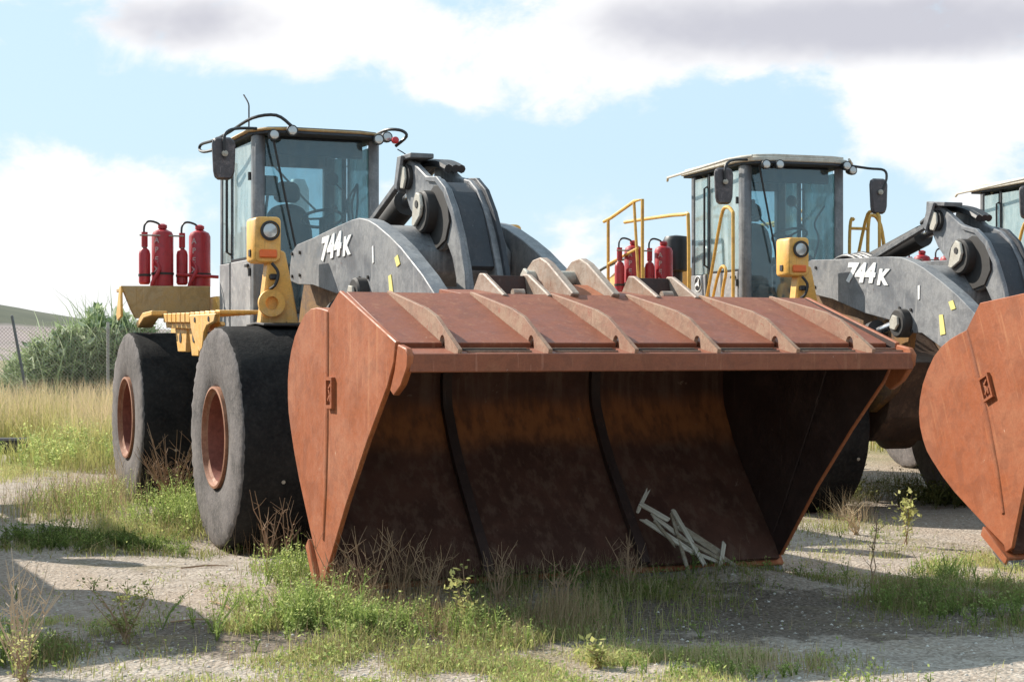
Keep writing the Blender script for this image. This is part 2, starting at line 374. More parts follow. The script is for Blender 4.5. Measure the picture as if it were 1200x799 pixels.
t.put(t.b.inputs['Base Color'], c); t.b.inputs['Roughness'].default_value = .95; t.b.inputs['Specular IOR Level'].default_value = .15
hgt = t.m('ADD', t.m('MULTIPLY', n3, .7), t.m('ADD', t.m('MULTIPLY', n2, 1.2), t.m('MULTIPLY', vor.outputs[0], -.6)))
bump(t, hgt, .7, .03)
M['ground'] = m
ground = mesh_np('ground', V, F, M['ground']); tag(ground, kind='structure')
for p in ground.data.polygons: p.use_smooth = True

# far hill behind the fence
m, t = new_mat('hill_grass'); n = t.noise(t.obj, .05, 7, .65)
sp = t.new('ShaderNodeSeparateXYZ'); t.put(sp.inputs[0], t.obj)
band = t.ramp(t.m('ADD', sp.outputs[2], t.m('MULTIPLY', t.m('SUBTRACT', n, .5), 3)), 4.6, 5.6)
t.put(t.b.inputs['Base Color'], t.mix(band, t.mix(t.ramp(n, .35, .65), (.24, .20, .19), (.32, .25, .23)), t.mix(t.ramp(n, .35, .65), (.045, .055, .03), (.075, .08, .045)))); t.b.inputs['Roughness'].default_value = 1
M['hill'] = m
V = []; hx = np.linspace(-260, 60, 110); hy = np.linspace(210, 420, 30)
for y in hy:
    for x in hx:
        prof = 10.6*math.exp(-((x+118)/38)**2) + 4.2*math.exp(-((x+60)/60)**2)
        z = prof*math.exp(-((y-300)/60)**2) + .5*mnoise.noise(Vector((x*.05, y*.05, 1))) + .25*mnoise.noise(Vector((x*.3, y*.3, 1))) - .6
        V.append((x, y, z))
F = [(j*110+i, j*110+i+1, (j+1)*110+i+1, (j+1)*110+i) for j in range(29) for i in range(109)]
hill = mesh_np('hill', V, F, M['hill']); tag(hill, kind='structure')
for p in hill.data.polygons: p.use_smooth = True

# ------------------------------------------------------------------ wheel loader
def make_wheel(root, x, side, R0=.90, zc=.90):
    """side -1: camera-left flank"""
    yo, yi = 1.55*side, .74*side
    prof = [(.425, yo-.03*side), (.455, yo-.008*side), (.62, yo+.006*side), (.78, yo+.004*side), (.868, yo-.004*side), (.893, yo-.022*side),
            (.90, yo-.06*side), (.903, yo-.40*side), (.90, yi+.12*side), (.893, yi+.05*side), (.84, yi+.01*side), (.60, yi-.01*side), (.425, yi+.03*side)]
    k_ = R0/.9; prof = [(r_ if r_ < .5 else r_*k_, h_) for r_, h_ in prof]
    b = MB(); b.lathe(prof, n=160, org=(x, 0, zc), closed=True)
    for v in b.bm.verts:
        p = v.co; n_ = mnoise.noise(p*5.5)*.008 + mnoise.noise(p*23)*.003
        r = Vector((p.x-x, 0, p.z-zc)); L = r.length; v.co += r.normalized()*n_
        if abs(p.y-yo) < .05 and L > .86*k_: v.co += r.normalized()*(-abs(mnoise.noise(p*15))*.020); v.co.y += side*mnoise.noise(p*26+Vector((3, 0, 0)))*.013
    for f in b.bm.faces:
        c_ = f.calc_center_median(); L = math.hypot(c_.x-x, c_.z-zc); f.material_index = 1 if (L > .8 and abs(c_.y-yo) > .02) else 0
    ty = b.build('tyre', [M['sidewall'], M['tread']], root, ang=.9)
    for k in range(2):
        a = -.35+.0*k
        MB().cyl((x+R0*math.cos(a), (1.2-.32*k)*side, zc+R0*math.sin(a)), (x+(R0+.008)*math.cos(a), (1.2-.32*k)*side, zc+(R0+.008)*math.sin(a)), .016, 10).build('stud', M['pin'], ty)
    b = MB(); b.lathe([(.43, yo-.03*side), (.432, yo+.014*side), (.412, yo+.018*side), (.40, yo-.015*side), (.375, yo-.03*side), (.36, yo-.18*side), (.33, yo-.20*side), (.36, yo-.22*side), (.42, yo-.16*side)], n=48, org=(x, 0, zc), closed=True)
    for f in b.bm.faces:
        c_ = f.calc_center_median()
        if math.hypot(c_.x-x, c_.z-zc) < .385: f.material_index = 1
    rim = b.build('rim', [M['rim'], M['hub']], root, ang=.5)
    b = MB(); b.lathe([(.355, yo-.20*side), (.33, yo-.34*side), (.24, yo-.38*side), (.22, yo-.26*side), (.12, yo-.24*side), (.03, yo-.24*side)], n=32, org=(x, 0, zc))
    hb = b.build('hub', M['hub'], root)
    for k in range(10):
        a = 2*PI*k/10; px, pz = x+.27*math.cos(a), zc+.27*math.sin(a)
        MB().cyl((px, yo-.38*side, pz), (px, yo-.33*side, pz), .018, 6).build('lug_nut', M['rim'], hb)

PROF = [(3.92, 1.997), (3.674, 1.878), (3.56, 1.892), (3.438, 1.902), (3.30, 1.898), (3.17, 1.868), (3.047, 1.805), (2.93, 1.724), (2.841, 1.625), (2.785, 1.53), (2.757, 1.42),
        (2.757, 1.30), (2.775, 1.20), (2.82, 1.104), (2.91, .94), (3.026, .77), (3.285, .453), (3.50, .20), (3.57, .10)]
def make_bucket(root):
    hw = 1.725; I = .035
    P = PROF[1:-1]+[(3.555, .115)]
    # centreline shell: outer profile and an inset copy
    def inset(pts, d):
        out = []
        for i, p in enumerate(pts):
            a = pts[max(i-1, 0)]; b = pts[min(i+1, len(pts)-1)]; tx, tz = b[0]-a[0], b[1]-a[1]; L = math.hypot(tx, tz)
            out.append((p[0]-tz/L*d, p[1]+tx/L*d))
        return out
    outer = P
    inner = inset(P, I)
    if inner[8][0] < outer[8][0]: inner = inset(P, -I)
    poly = outer+inner[::-1]
    b = MB(); b.prism(poly, -hw+.03, hw-.03)
    for f in b.bm.faces:
        c_ = f.calc_center_median()
        mid = min(inner, key=lambda q: (q[0]-c_.x)**2+(q[1]-c_.z)**2); o_ = min(outer, key=lambda q: (q[0]-c_.x)**2+(q[1]-c_.z)**2)
        if (mid[0]-c_.x)**2+(mid[1]-c_.z)**2 < (o_[0]-c_.x)**2+(o_[1]-c_.z)**2: f.material_index = 1
    bk = b.build('bucket', [M['rust'], M['inside']], root)
    # side plates
    side = PROF[:-1]+[(3.50, .14), (3.59, .15), (4.049, .675), (4.46, 1.09), (4.82, 1.42), (4.93, 1.56), (4.965, 1.676)]
    for sgn in (-1, 1):
        b = MB(); b.prism(side, sgn*hw, sgn*(hw-.032), bevel=.006)
        for f in b.bm.faces:
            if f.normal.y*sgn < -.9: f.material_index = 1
        o = b.build('side_plate', [M['rust'], M['inside_wall']], bk)
        # vertical fold strip and the pale ridge, corner cheek, wear shoe at the toe
        b = MB(); prev = None
        for (rx_, rz_, ww) in ((3.672, 1.868, .030), (3.665, 1.5, .045), (3.655, 1.1, .045), (3.63, .75, .04), (3.59, .42, .02)):
            ring = [b.bm.verts.new((rx_+ww*u, sgn*(hw-.003+.014*math.sqrt(max(0, 1-u*u))), rz_)) for u in (-1, -.8, -.45, 0, .45, .8, 1)]
            if prev:
                for k in range(6): b.face((prev[k], prev[k+1], ring[k+1], ring[k]))
            prev = ring
        bmesh.ops.recalc_face_normals(b.bm, faces=b.bm.faces[:])
        b.build('fold_ridge', M['rust'], bk, ang=1.2)
        ck = [(4.97, 1.662), (5.10, 1.64), (5.135, 1.60), (5.12, 1.53), (5.02, 1.43), (4.90, 1.37), (4.84, 1.40), (4.92, 1.52)]
        pr('corner_cheek', M['rust'], bk, [(x_+.012, z_) for x_, z_ in ck], sgn*(hw-.005), sgn*(hw-.045), bevel=.006)
        # cast badge with a raised ring and emblem
        bx, bz = 3.77, 1.36
        bd = MB().box(bx-.055, bx+.055, sgn*hw, sgn*(hw+.008), bz-.085, bz+.085, bevel=.002).build('badge', M['rustdark'], bk)
        fr = MB()
        for q in ((bx-.066, bx+.066, bz+.078, bz+.098), (bx-.066, bx+.066, bz-.098, bz-.078), (bx-.066, bx-.048, bz-.077, bz+.077), (bx+.048, bx+.066, bz-.077, bz+.077)):
            fr.box(q[0], q[1], sgn*(hw+.001), sgn*(hw+.026), q[2], q[3])
        for q in (((bx-.022, bz-.04), (bx+.01, bz-.01)), ((bx+.01, bz-.01), (bx-.012, bz+.02)), ((bx-.012, bz+.02), (bx+.022, bz+.045)), ((bx+.012, bz-.045), (bx+.02, bz-.01))):
            fr.bar((bx+(q[0][0]-bx)*1.25, sgn*(hw+.015), bz+(q[0][1]-bz)*1.2), (bx+(q[1][0]-bx)*1.25, sgn*(hw+.015), bz+(q[1][1]-bz)*1.2), .014, .014)
        fr.build('badge_rim', M['rust'], bk)
    # sloping spill plate, flat lip plate, lip bar, cutting edge
    n7 = [(-1.40, -.84), (-.84, -.28), (-.28, .28), (.28, .84), (.84, 1.40), (1.40, 1.69), (-1.69, -1.40)]
    for a, b_ in n7:
        pr('spill_plate', M['rustdark'], bk, [(3.90, 1.955), (3.915, 1.992), (4.885, 1.672), (4.873, 1.636)], a+.012, b_-.012, bevel=.004)
    pr('back_plate', M['rustdark'], bk, [(3.66, 1.86), (3.897, 1.975), (3.897, 1.93), (3.70, 1.83)], -1.692, 1.692, bevel=.004)
    pr('lip_plate', M['rustdark'], bk, [(4.70, 1.645), (4.72, 1.672), (5.115, 1.606), (5.10, 1.57)], -1.69, 1.69, bevel=.003)
    pr('lip_bar', M['rustdark'], bk, [(5.06, 1.505), (5.135, 1.505), (5.140, 1.61), (5.117, 1.613), (5.10, 1.568), (5.06, 1.568)], -1.70, 1.70, bevel=.006)
    pr('lining_plate', M['inside'], bk, [(3.70, 1.80), (3.897, 1.925), (4.86, 1.61), (5.06, 1.56), (5.06, 1.53), (4.85, 1.58), (3.90, 1.885), (3.72, 1.77)], -1.69, 1.69, bevel=0)
    pr('cutting_edge', M['rust'], bk, [(3.335, .40), (3.275, .345), (3.50, .04), (3.555, .085)], -1.755, 1.755, bevel=.008)
    pr('edge_blade', M['cabgrey'], bk, [(3.405, .215), (3.365, .185), (3.53, -.05), (3.60, -.05), (3.575, .03)], -1.745, 1.745, bevel=.006)
    # slots with bolts in the lip plate
    for yc in (-1.12, 1.12, 1.55, -.56, .56, 0):
        MB().bar((4.95, yc-.2+(.06 if abs(yc) > 1.5 else 0), 1.637), (4.95, yc+.2-(.06 if abs(yc) > 1.5 else 0), 1.637), .05, .012, .003).build('lip_pad', M['gusset'], bk)
        MB().bar((5.03, yc-.2+(.06 if abs(yc) > 1.5 else 0), 1.622), (5.03, yc+.2-(.06 if abs(yc) > 1.5 else 0), 1.622), .04, .014, .003).build('lip_pad', M['gusset'], bk)
    for yc in (-1.12, -.56, 0, .56, 1.12): MB().bar((4.985, yc-.21, 1.632), (4.985, yc+.21, 1.632), .022, .010).build('lip_slot', M['dark'], bk)
    # gussets with a relief hole at the foot
    for yc in (-1.40, -.84, -.28, .28, .84, 1.40):
        hole = [(4.885+.038*math.cos(a), 1.674+.038*math.sin(a)*1.1) for a in np.linspace(PI*1.05, -.12, 9)]
        pts = [(3.905, 1.965), (3.93, 2.0), (4.60, 1.878), (4.78, 1.825), (5.135, 1.635), (5.125, 1.60)]+[(4.93, 1.63)]+hole[::-1]+[(4.84, 1.65)]
        pr('gusset', M['gusset'], bk, pts, yc-.013, yc+.013, bevel=.002)
    # inner wear ribs: channels following the back
    for yc in (-.585, .585):
        ip = inset(P, I if inner is not None and inset(P, I)[8][0] > P[8][0] else -I)[1:]
        ip2 = inset(P, (I+.05) if inset(P, I)[8][0] > P[8][0] else -(I+.05))[1:]
        pr('wear_rib', M['inside_wall'], bk, ip+ip2[::-1], yc-.035, yc+.035, bevel=0)
    for sgn in (-1, 1):  # corner liner inside against the side wall
        pr('corner_liner', M['inside_wall'], bk, [(2.98, 1.60), (3.60, 1.80), (4.3, 1.70), (4.05, 1.2), (3.62, .45), (3.52, .30), (3.10, .80), (2.92, 1.12)], sgn*(hw-.034), sgn*(hw-.05), bevel=.004)
    # hinge ears behind the spill plate
    def ear(pts, y, th, mat=M['ear'], nm='hinge_ear'): return pr(nm, mat, bk, pts, y-th/2, y+th/2, bevel=.008)
    e1 = [(3.36, 1.80), (3.40, 1.98), (3.55, 2.14), (3.63, 2.135), (3.97, 1.985), (3.90, 1.93), (3.6, 1.80)]
    for yc in (-.62, -.30, .50, .80): ear(e1, yc, .035)
    for a, b_ in ((-.62, -.30), (.50, .80)):
        pr('ear_web', M['inside_wall'], bk, [(3.52, 1.88), (3.565, 2.125), (3.59, 2.125), (3.66, 1.90)], a+.02, b_-.02, bevel=.003)
        MB().cyl((3.80, (a+b_)/2-.04, 2.0), (3.80, (a+b_)/2+.04, 2.0), .03, 10).build('hose_stub', M['ear'], bk)
    e2 = [(3.30, 1.80), (3.14, 1.97), (3.13, 2.07), (3.20, 2.17), (3.33, 2.245), (3.46, 2.26), (3.58, 2.22), (3.98, 2.0), (3.92, 1.95), (3.6, 1.80)]
    for yc in (-.12, .18): ear(e2, yc, .06)
    MB().cyl((3.36, -.20, 2.12), (3.36, .24, 2.12), .055, 18).build('hinge_pin', M['pin'], bk)
    pr('pin_keeper', M['pin'], bk, [(3.29, 2.07), (3.36, 2.05), (3.43, 2.09), (3.42, 2.16), (3.35, 2.19), (3.30, 2.15)], -.225, -.200, bevel=.005)
    pr('ear_web', M['rust'], bk, [(3.46, 1.88), (3.56, 2.07), (3.60, 2.07), (3.90, 1.98), (3.88, 1.93)], -.088, .148, bevel=.003)
    for a, b_ in ((-.28, -.155), (.215, .48), (-.9, -.64)):
        pr('back_web', M['rustdark'], bk, [(3.44, 1.90), (3.50, 2.03), (3.53, 2.03), (3.91, 1.99), (3.90, 1.95)], a, b_, bevel=.003)
    return bk

def make_boom(root, t_):
    PV = (-.45, 2.30)
    out = []
    arm = [(-.70, 2.24), (-.72, 2.36), (-.645, 2.50), (-.50, 2.555), (0, 2.585), (.576, 2.632), (1.076, 2.665), (1.25, 2.668), (1.357, 2.655), (1.50, 2.632), (1.68, 2.585), (2.0, 2.475), (2.25, 2.375), (2.699, 2.158),
           (3.0, 1.98), (3.08, 1.86), (3.05, 1.72), (2.90, 1.66), (2.60, 1.70), (2.2, 1.84), (1.70, 1.99), (1.47, 1.97), (1.30, 1.98), (1.18, 2.06), (.65, 2.09), (.0, 2.18), (-.45, 2.20)]
    for sgn in (-1, 1):
        ay = .72 if sgn < 0 else .50
        a = pr('boom_arm', M['grey'], root, arm, sgn*ay, sgn*(ay-.13), bevel=.006); out.append(a)
        # raised boss, pin and keeper where the lift cylinder bolts on
        MB().lathe([(.135, sgn*.70), (.135, sgn*.80), (.12, sgn*.815), (.02, sgn*.815)], n=28, org=(1.40, 0, 2.055)).build('pin_boss', M['dark'], a)
        pr('pin_keeper', M['pin'], a, [(1.33, 2.00), (1.42, 1.99), (1.47, 2.05), (1.45, 2.12), (1.36, 2.13), (1.32, 2.07)], sgn*.818, sgn*.842, bevel=.006)
        for bx_, bz_ in ((1.30, 2.19), (1.50, 2.19), (1.54, 1.99), (-.62, 2.28), (-.62, 2.48), (-.38, 2.28), (-.38, 2.48), (2.55, 2.02), (2.72, 1.92)): MB().cyl((bx_, sgn*.719, bz_), (bx_, sgn*.735, bz_), .016, 6).build('bolt', M['dark'], a)
        if sgn < 0:
            lettering('744', .25, M['white'], a, side_mtx(.53, -.726, 2.47, .045), depth=.008, shear=.2, bold=.013, sx=1.45)
            lettering('K', .20, M['white'], a, side_mtx(.955, -.726, 2.455, .045), depth=.008, shear=.2, bold=.010, sx=1.4)
            pr('paint_mark', M['yellow_mark'], a, [(2.12, 2.31), (2.19, 2.33), (2.24, 2.26), (2.17, 2.24)], -.7215, -.727, bevel=0)
            pr('paint_mark', M['yellow_mark'], a, [(1.98, 2.18), (2.04, 2.19), (2.10, 2.02), (2.02, 2.0)], -.7215, -.727, bevel=0)
            pr('paint_mark', M['white'], a, [(1.60, 2.42), (1.63, 2.43), (1.64, 2.30), (1.615, 2.29)], -.7215, -.727, bevel=0)
    tb = MB(); tb.prism([(1.28, 2.30), (1.22, 2.46), (1.30, 2.58), (1.44, 2.61), (1.62, 2.55), (1.80, 2.40), (1.80, 2.22), (1.62, 2.12), (1.42, 2.14)], -.585, .365, bevel=.02)
    out.append(tb.build('cross_tube', M['grey'], root))
    # bellcrank: two curved cheek plates, front box, boss and top pin
    def plate(pts, y, th): return pr('bellcrank_cheek', M['grey'], root, pts, y-th/2, y+th/2, bevel=.008)
    ch = [(1.00, 3.02), (1.02, 3.13), (1.12, 3.17), (1.24, 3.12), (1.50, 3.00), (1.78, 2.945), (1.93, 2.86), (2.08, 2.70), (2.22, 2.48), (2.33, 2.25), (2.40, 2.05), (2.36, 1.93), (2.24, 1.92), (2.17, 2.02), (2.16, 2.16),
          (2.08, 2.32), (1.96, 2.45), (1.86, 2.40), (1.72, 2.38), (1.56, 2.46), (1.38, 2.60), (1.15, 2.76), (1.06, 2.86)]
    out.append(plate(ch, -.22, .06)); c1 = out[-1]
    out.append(plate(ch, .04, .06))
    fr = [(1.74, 2.93), (1.93, 2.84), (2.08, 2.68), (2.20, 2.46), (2.30, 2.25), (2.25, 2.22), (2.14, 2.42), (2.02, 2.62), (1.88, 2.78), (1.72, 2.87)]
    out.append(pr('bellcrank_web', M['shadegrey'], root, fr, -.186, .006, bevel=.004))
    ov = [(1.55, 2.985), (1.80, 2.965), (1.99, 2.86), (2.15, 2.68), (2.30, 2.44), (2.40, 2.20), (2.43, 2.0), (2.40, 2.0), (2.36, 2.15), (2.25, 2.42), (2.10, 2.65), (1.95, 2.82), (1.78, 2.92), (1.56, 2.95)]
    for y in (-.275, .055): out.append(pr('bellcrank_flange', M['grey'] if y < 0 else M['shadegrey'], root, ov, y, y+.040, bevel=.006))
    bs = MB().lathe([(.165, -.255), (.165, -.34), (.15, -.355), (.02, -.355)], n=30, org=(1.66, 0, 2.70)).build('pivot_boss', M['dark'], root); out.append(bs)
    pr('boss_shade_flange', M['dark'], bs, [(1.60, 2.42), (1.78, 2.40), (1.98, 2.46), (2.06, 2.60), (2.02, 2.78), (1.90, 2.89), (1.74, 2.90), (1.60, 2.84)], -.252, -.268, bevel=.004)  # dark flange plate that also stands in for the boss's shadow
    pr('pin_keeper', M['pin'], bs, [(1.545, 2.60), (1.60, 2.585), (1.73, 2.66), (1.76, 2.74), (1.72, 2.83), (1.64, 2.85), (1.58, 2.78)], -.358, -.385, bevel=.008)
    MB().cyl((1.67, -.386, 2.755), (1.67, -.392, 2.755), .03, 14).build('pin_hole', M['dark'], bs)
    bs = MB().lathe([(.10, -.251), (.10, -.285), (.02, -.29)], n=26, org=(1.13, 0, 3.02)).build('pivot_boss', M['dark'], root); out.append(bs)
    pr('pin_keeper', M['pin'], bs, [(1.08, 2.93), (1.15, 2.92), (1.20, 3.00), (1.18, 3.09), (1.10, 3.12), (1.06, 3.05)], -.292, -.312, bevel=.008)
    # top guard of the tilt cylinder (dark angle) and rail running back
    out.append(pr('cylinder_guard', M['cabgrey'], root, [(.98, 3.20), (1.30, 3.20), (1.30, 3.16), (1.03, 3.16), (1.03, 2.90), (.98, 2.90)], -.30, -.10, bevel=.006))
    out.append(pr('guard_plate', M['grey'], root, [(.98, 2.96), (1.06, 3.19), (1.16, 3.19), (1.12, 3.10), (1.04, 2.92)], -.330, -.302, bevel=.005))
    out.append(MB().bar((.99, -.30, 2.96), (-.35, -.30, 2.46), .05, .05, .006).build('guard_rail', M['cabgrey'], root))
    out.append(MB().cyl((1.10, -.09, 3.02), (.55, -.09, 2.84), .05, 16).build('cylinder_rod', M['steel'], root))
    out.append(MB().tube([(.62, -.09, 2.86), (.60, -.09, 2.855), (-.40, -.09, 2.52)], .11, 20).build('tilt_cylinder', M['dark'], root))
    for y in (-.06, .0, .05):
        out.append(tube('hydraulic_hose', M['black'], root, smooth_path([(.55, y, 2.98), (.8, y, 3.10), (1.05, y-.02, 3.14), (1.3, y, 3.12), (1.52, y, 3.06)]), .035))
    for k in range(4):
        y = -.50+.09*k; out.append(tube('hydraulic_hose', M['black'], root, smooth_path([(-.75, y, 2.15), (-.45, y-.02, 2.50+.03*k), (-.1, y, 2.62), (.25, y+.03, 2.48), (.5, y+.04, 2.2)]), .022))
    # link from the bellcrank foot to the bucket
    out.append(MB().bar((2.32, -.09, 2.02), (3.34, .02, 2.10), .13, .15, .02).build('bucket_link', M['grey'], root))
    out.append(MB().cyl((2.31, -.29, 2.0), (2.31, .11, 2.0), .05, 16).build('hinge_pin', M['pin'], root))
    for o in out:
        if t_: pivot(o, PV, t_)
    return out
def rot_pt(p, PV, t_):
    c, s = math.cos(t_), math.sin(t_); x, z = p[0]-PV[0], p[1]-PV[1]; return (PV[0]+x*c+z*s, PV[1]-x*s+z*c)

def make_cab(root, rails):
    XF, XR, HY, ZT = -2.22, -3.72, .62, 3.74
    lo = box('cab', M['cabgrey'], root, XR, XF-.02, -HY, HY, 1.55, 1.98)
    def pil(name, x0, x1, y0, y1, z0=1.981, z1=ZT, mat=M['cabgrey']): return box(name, mat, lo, x0, x1, y0, y1, z0, z1, bevel=.018)
    for s in (-1, 1):
        # front pillar: rounded, light catching
        b = MB().prism([(XF-.13, s*(HY-.02)), (XF-.02, s*(HY-.09)), (XF+.02, s*(HY-.05)), (XF+.01, s*(HY+.015)), (XF-.05, s*(HY+.04)), (XF-.13, s*(HY+.03))], 1.60, ZT, 'xy', bevel=.015)
        b.build('front_pillar', M['grey'], lo)
        pil('middle_pillar', -3.26, -3.20, min(s*HY, s*(HY-.05)), max(s*HY, s*(HY-.05)), mat=M['black'])
        pil('rear_pillar', XR, XR+.10, min(s*(HY+.01), s*(HY-.12)), max(s*(HY+.01), s*(HY-.12)))
        # door: lower panel, frame bars, window
        dp = box('door_panel', M['doorgrey'], lo, -3.18, XF-.15, s*HY, s*(HY+.028), 1.66, 2.52)
        box('rear_side_panel', M['doorgrey'], lo, XR+.02, -3.28, s*(HY-.01), s*(HY+.018), 1.66, 2.52)
        pn = MB().prism([(-3.19, 2.53), (XF-.14, 2.53), (XF-.14, ZT-.05), (-3.19, ZT-.05)], s*HY, s*(HY+.010)).build('door_window', M['sideglass'], lo)
        MB().prism([(XR+.11, 2.53), (-3.27, 2.53), (-3.27, ZT-.05), (XR+.11, ZT-.05)], s*(HY-.01), s*HY).build('rear_side_window', M['sideglass'], lo)
        bs = MB(); bs.box(-3.19, XF-.14, s*(HY+.001), s*(HY+.022), 2.515, 2.55); bs.box(-3.20, -3.17, s*(HY+.001), s*(HY+.022), 2.56, ZT-.05); bs.build('window_seal', M['black'], lo)
        MB().bar((-2.52, s*(HY+.04), 2.46), (-2.42, s*(HY+.04), 2.46), .03, .03, .004).build('door_handle', M['black'], dp)
        for z in (1.78, 2.35, 3.3): MB().cyl((XF-.14, s*(HY+.04), z), (XF-.14, s*(HY+.04), z+.08), .018, 8).build('door_hinge', M['black'], lo)
        tube('grab_rail', M['black'], lo, [(-3.215, s*(HY+.005), 2.6), (-3.215, s*(HY+.06), 2.63), (-3.215, s*(HY+.06), 3.55), (-3.215, s*(HY+.005), 3.58)], .014)
    # windscreen, rear window
    ws = MB().prism([(-.525, 1.985), (.525, 1.985), (.525, ZT-.03), (-.525, ZT-.03)], XF-.045, XF-.037, 'yz').build('windscreen', M['glass'], lo)
    MB().prism([(-.50, 2.45), (.50, 2.45), (.50, ZT-.1), (-.50, ZT-.1)], XR+.04, XR+.047, 'yz').build('rear_window', M['glass'], lo)
    box('rear_wall', M['liner'], lo, XR+.02, XR+.08, -.495, .495, 1.981, 2.449)
    box('sill_bar', M['black'], lo, XF-.06, XF-.02, -.505, .505, 1.981, 2.02)
    # roof: chalky shell with chamfered front corners, dark underside lining
    rp = [(-3.92, -.68), (-2.30, -.72), (-2.06, -.60), (-1.98, -.40), (-1.98, .40), (-2.06, .60), (-2.30, .72), (-3.92, .68)]
    rf = MB().prism(rp, 3.765, 3.815 if rails else 3.79, 'xy', bevel=.010).build('roof', M['roof'] if rails else M['tan'], lo)
    cr = [(x*.985-.04, y*.93) for x, y in rp]; MB().prism(cr, 3.816 if rails else 3.791, 3.845 if rails else 3.80, 'xy', bevel=.004).build('roof_cap', M['roof'] if rails else M['cabgrey'], lo)
    MB().prism([(x*.985-.045, y*.95) for x, y in rp], 3.741, 3.764, 'xy').build('roof_lining', M['liner'], lo)
    box('header_panel', M['liner'], lo, -2.40, -2.32, -.50, .50, 3.56, 3.738)
    box('rear_header', M['liner'], lo, XR+.10, XR+.16, -.49, .49, 3.58, 3.738)
    # work lamps on the roof corners
    lamps = [(-2.06, -.50, 3.72), (-1.98, -.34, 3.76), (-2.02, .56, 3.72), (-2.1, .68, 3.76)] if not rails else [(-2.0, -.48, 3.72), (-1.96, -.33, 3.72), (-2.02, .56, 3.74), (-2.1, .68, 3.70)]
    for k, (x, y, z) in enumerate(lamps):
        b = MB().lathe([(.03, -.09), (.045, -.05), (.055, 0), (.055, .035)], 'x', 20, (x, y, z)).build('work_lamp', M['black'], lo)
        MB().lathe([(.045, .036), (.040, .044), (.02, .047)], 'x', 20, (x, y, z)).build('lamp_lens', M['lens'], lo)
        tube('lamp_bracket', M['black'], lo, [(x-.05, y, z+.02), (x-.12, y*.95, 3.80)], .014)
    # guard rails round the front corners of the roof, mirrors on brackets
    for s in (-1, 1):
        if not rails:
            tube('corner_rail', M['black'], lo, smooth_path([(-2.95, s*.84, 3.665), (-3.25, s*.90, 3.665), (-3.40, s*.92, 3.70), (-3.36, s*.91, 3.755), (-3.0, s*.86, 3.76), (-2.6, s*.80, 3.80), (-2.1, s*.70, 3.88), (-1.96, s*.5, 3.90), (-1.92, s*.36, 3.80)] if s < 0 else
                 [(-2.3, .66, 3.82), (-2.1, .70, 3.84), (-1.98, .80, 3.82), (-1.95, .84, 3.76), (-2.05, .76, 3.67)]), .016)
            if s > 0: MB().lathe([(.02, -.03), (.035, 0), (.035, .04), (.02, .05)], 'x', 16, (-2.0, .73, 3.72)).build('marker_lamp', M['redlens'], lo)
        else:
            tube('gutter_rail', M['roof'], lo, [(-4.05, s*.80, 3.72), (-3.9, s*.86, 3.74), (-2.3, s*.80, 3.80), (-2.05, s*.62, 3.82)], .016)
        if s < 0 or rails:
            my = s*1.02 if s < 0 else .95; mz = 3.46 if s < 0 else 3.40
            if s < 0: path = [(-2.1, -.66, 3.78), (-2.0, -.85, 3.76), (-1.92, -.98, 3.72), (-1.9, -1.03, 3.64), (-1.91, -1.02, 3.46)]
            else: path = [(-2.1, .62, 3.76), (-2.0, .85, 3.72), (-1.95, 1.02, 3.70), (-1.93, 1.04, 3.60), (-1.93, .98, 3.46)]
            tube('mirror_arm', M['black'], lo, smooth_path(path), .015)
            b = MB(); b.prism([(my-.075, mz-.21), (my+.07, mz-.21), (my+.105, mz-.14), (my+.115, mz+.15), (my+.08, mz+.20), (my-.09, mz+.20), (my-.115, mz+.15), (my-.10, mz-.15)], -1.99, -1.925, 'yz', bevel=.022)
            mr = b.build('mirror', M['mirror_shell'], lo)
            MB().prism([(my-.08, mz-.17), (my+.08, mz-.17), (my+.085, mz+.16), (my-.085, mz+.16)], -1.996, -1.991, 'yz').build('mirror_glass', M['steel'], lo)
            MB().lathe([(.012, 0), (.03, .01), (.03, .03), (.01, .04)], 'x', 14, (-1.925, my, mz+.04)).build('mirror_knob', M['pin'], lo)
    # inside: seat, wheel, column, monitor, wipers
    sp_ = MB(); sp_.prism([(-3.35, 2.30), (-2.85, 2.28), (-2.83, 2.40), (-3.2, 2.46)], -.25, .25, bevel=.03); sp_.build('seat_cushion', M['seat'], lo)
    sb = MB(); sb.prism([(-.24, 2.42), (.24, 2.42), (.27, 2.85), (.20, 3.10), (.08, 3.16), (-.08, 3.16), (-.20, 3.10), (-.27, 2.85)], -3.40, -3.26, 'yz', bevel=.04); sb.build('seat_back', M['seat'], lo)
    hb_ = MB(); hb_.prism([(-.13, 3.18), (.13, 3.18), (.15, 3.30), (.10, 3.40), (-.10, 3.40), (-.15, 3.30)], -3.40, -3.30, 'yz', bevel=.035); hb_.build('headrest', M['seat'], lo)
    cx, cy, cz = -2.72, .20, 2.97; ring = []
    for k in range(28):
        a = 2*PI*k/28; ring.append((cx+.20*math.cos(a)*.92, cy+.21*math.sin(a), cz+.20*math.cos(a)*.38))
    MB().tube(ring, .016, 8, closed=True).build('steering_wheel', M['black'], lo)
    b = MB(); b.tube([(cx, cy, cz), (-2.50, .15, 2.5), (-2.42, .12, 2.05)], [.035, .05, .07], 10)
    for k in range(3):
        a = 2*PI*k/3+.4; b.tube([(cx, cy, cz), (cx+.19*math.cos(a)*.92, cy+.20*math.sin(a), cz+.19*math.cos(a)*.38)], .012, 6)
    b.build('steering_column', M['black'], lo)
    MB().lathe([(.01, -.02), (.03, 0), (.03, .04), (.01, .06)], 'z', 12, (cx+.1, cy+.10, cz+.08)).build('steering_knob', M['black'], lo)
    box('dash_panel', M['liner'], lo, -2.62, -2.34, -.10, .50, 2.02, 2.62, bevel=.03)
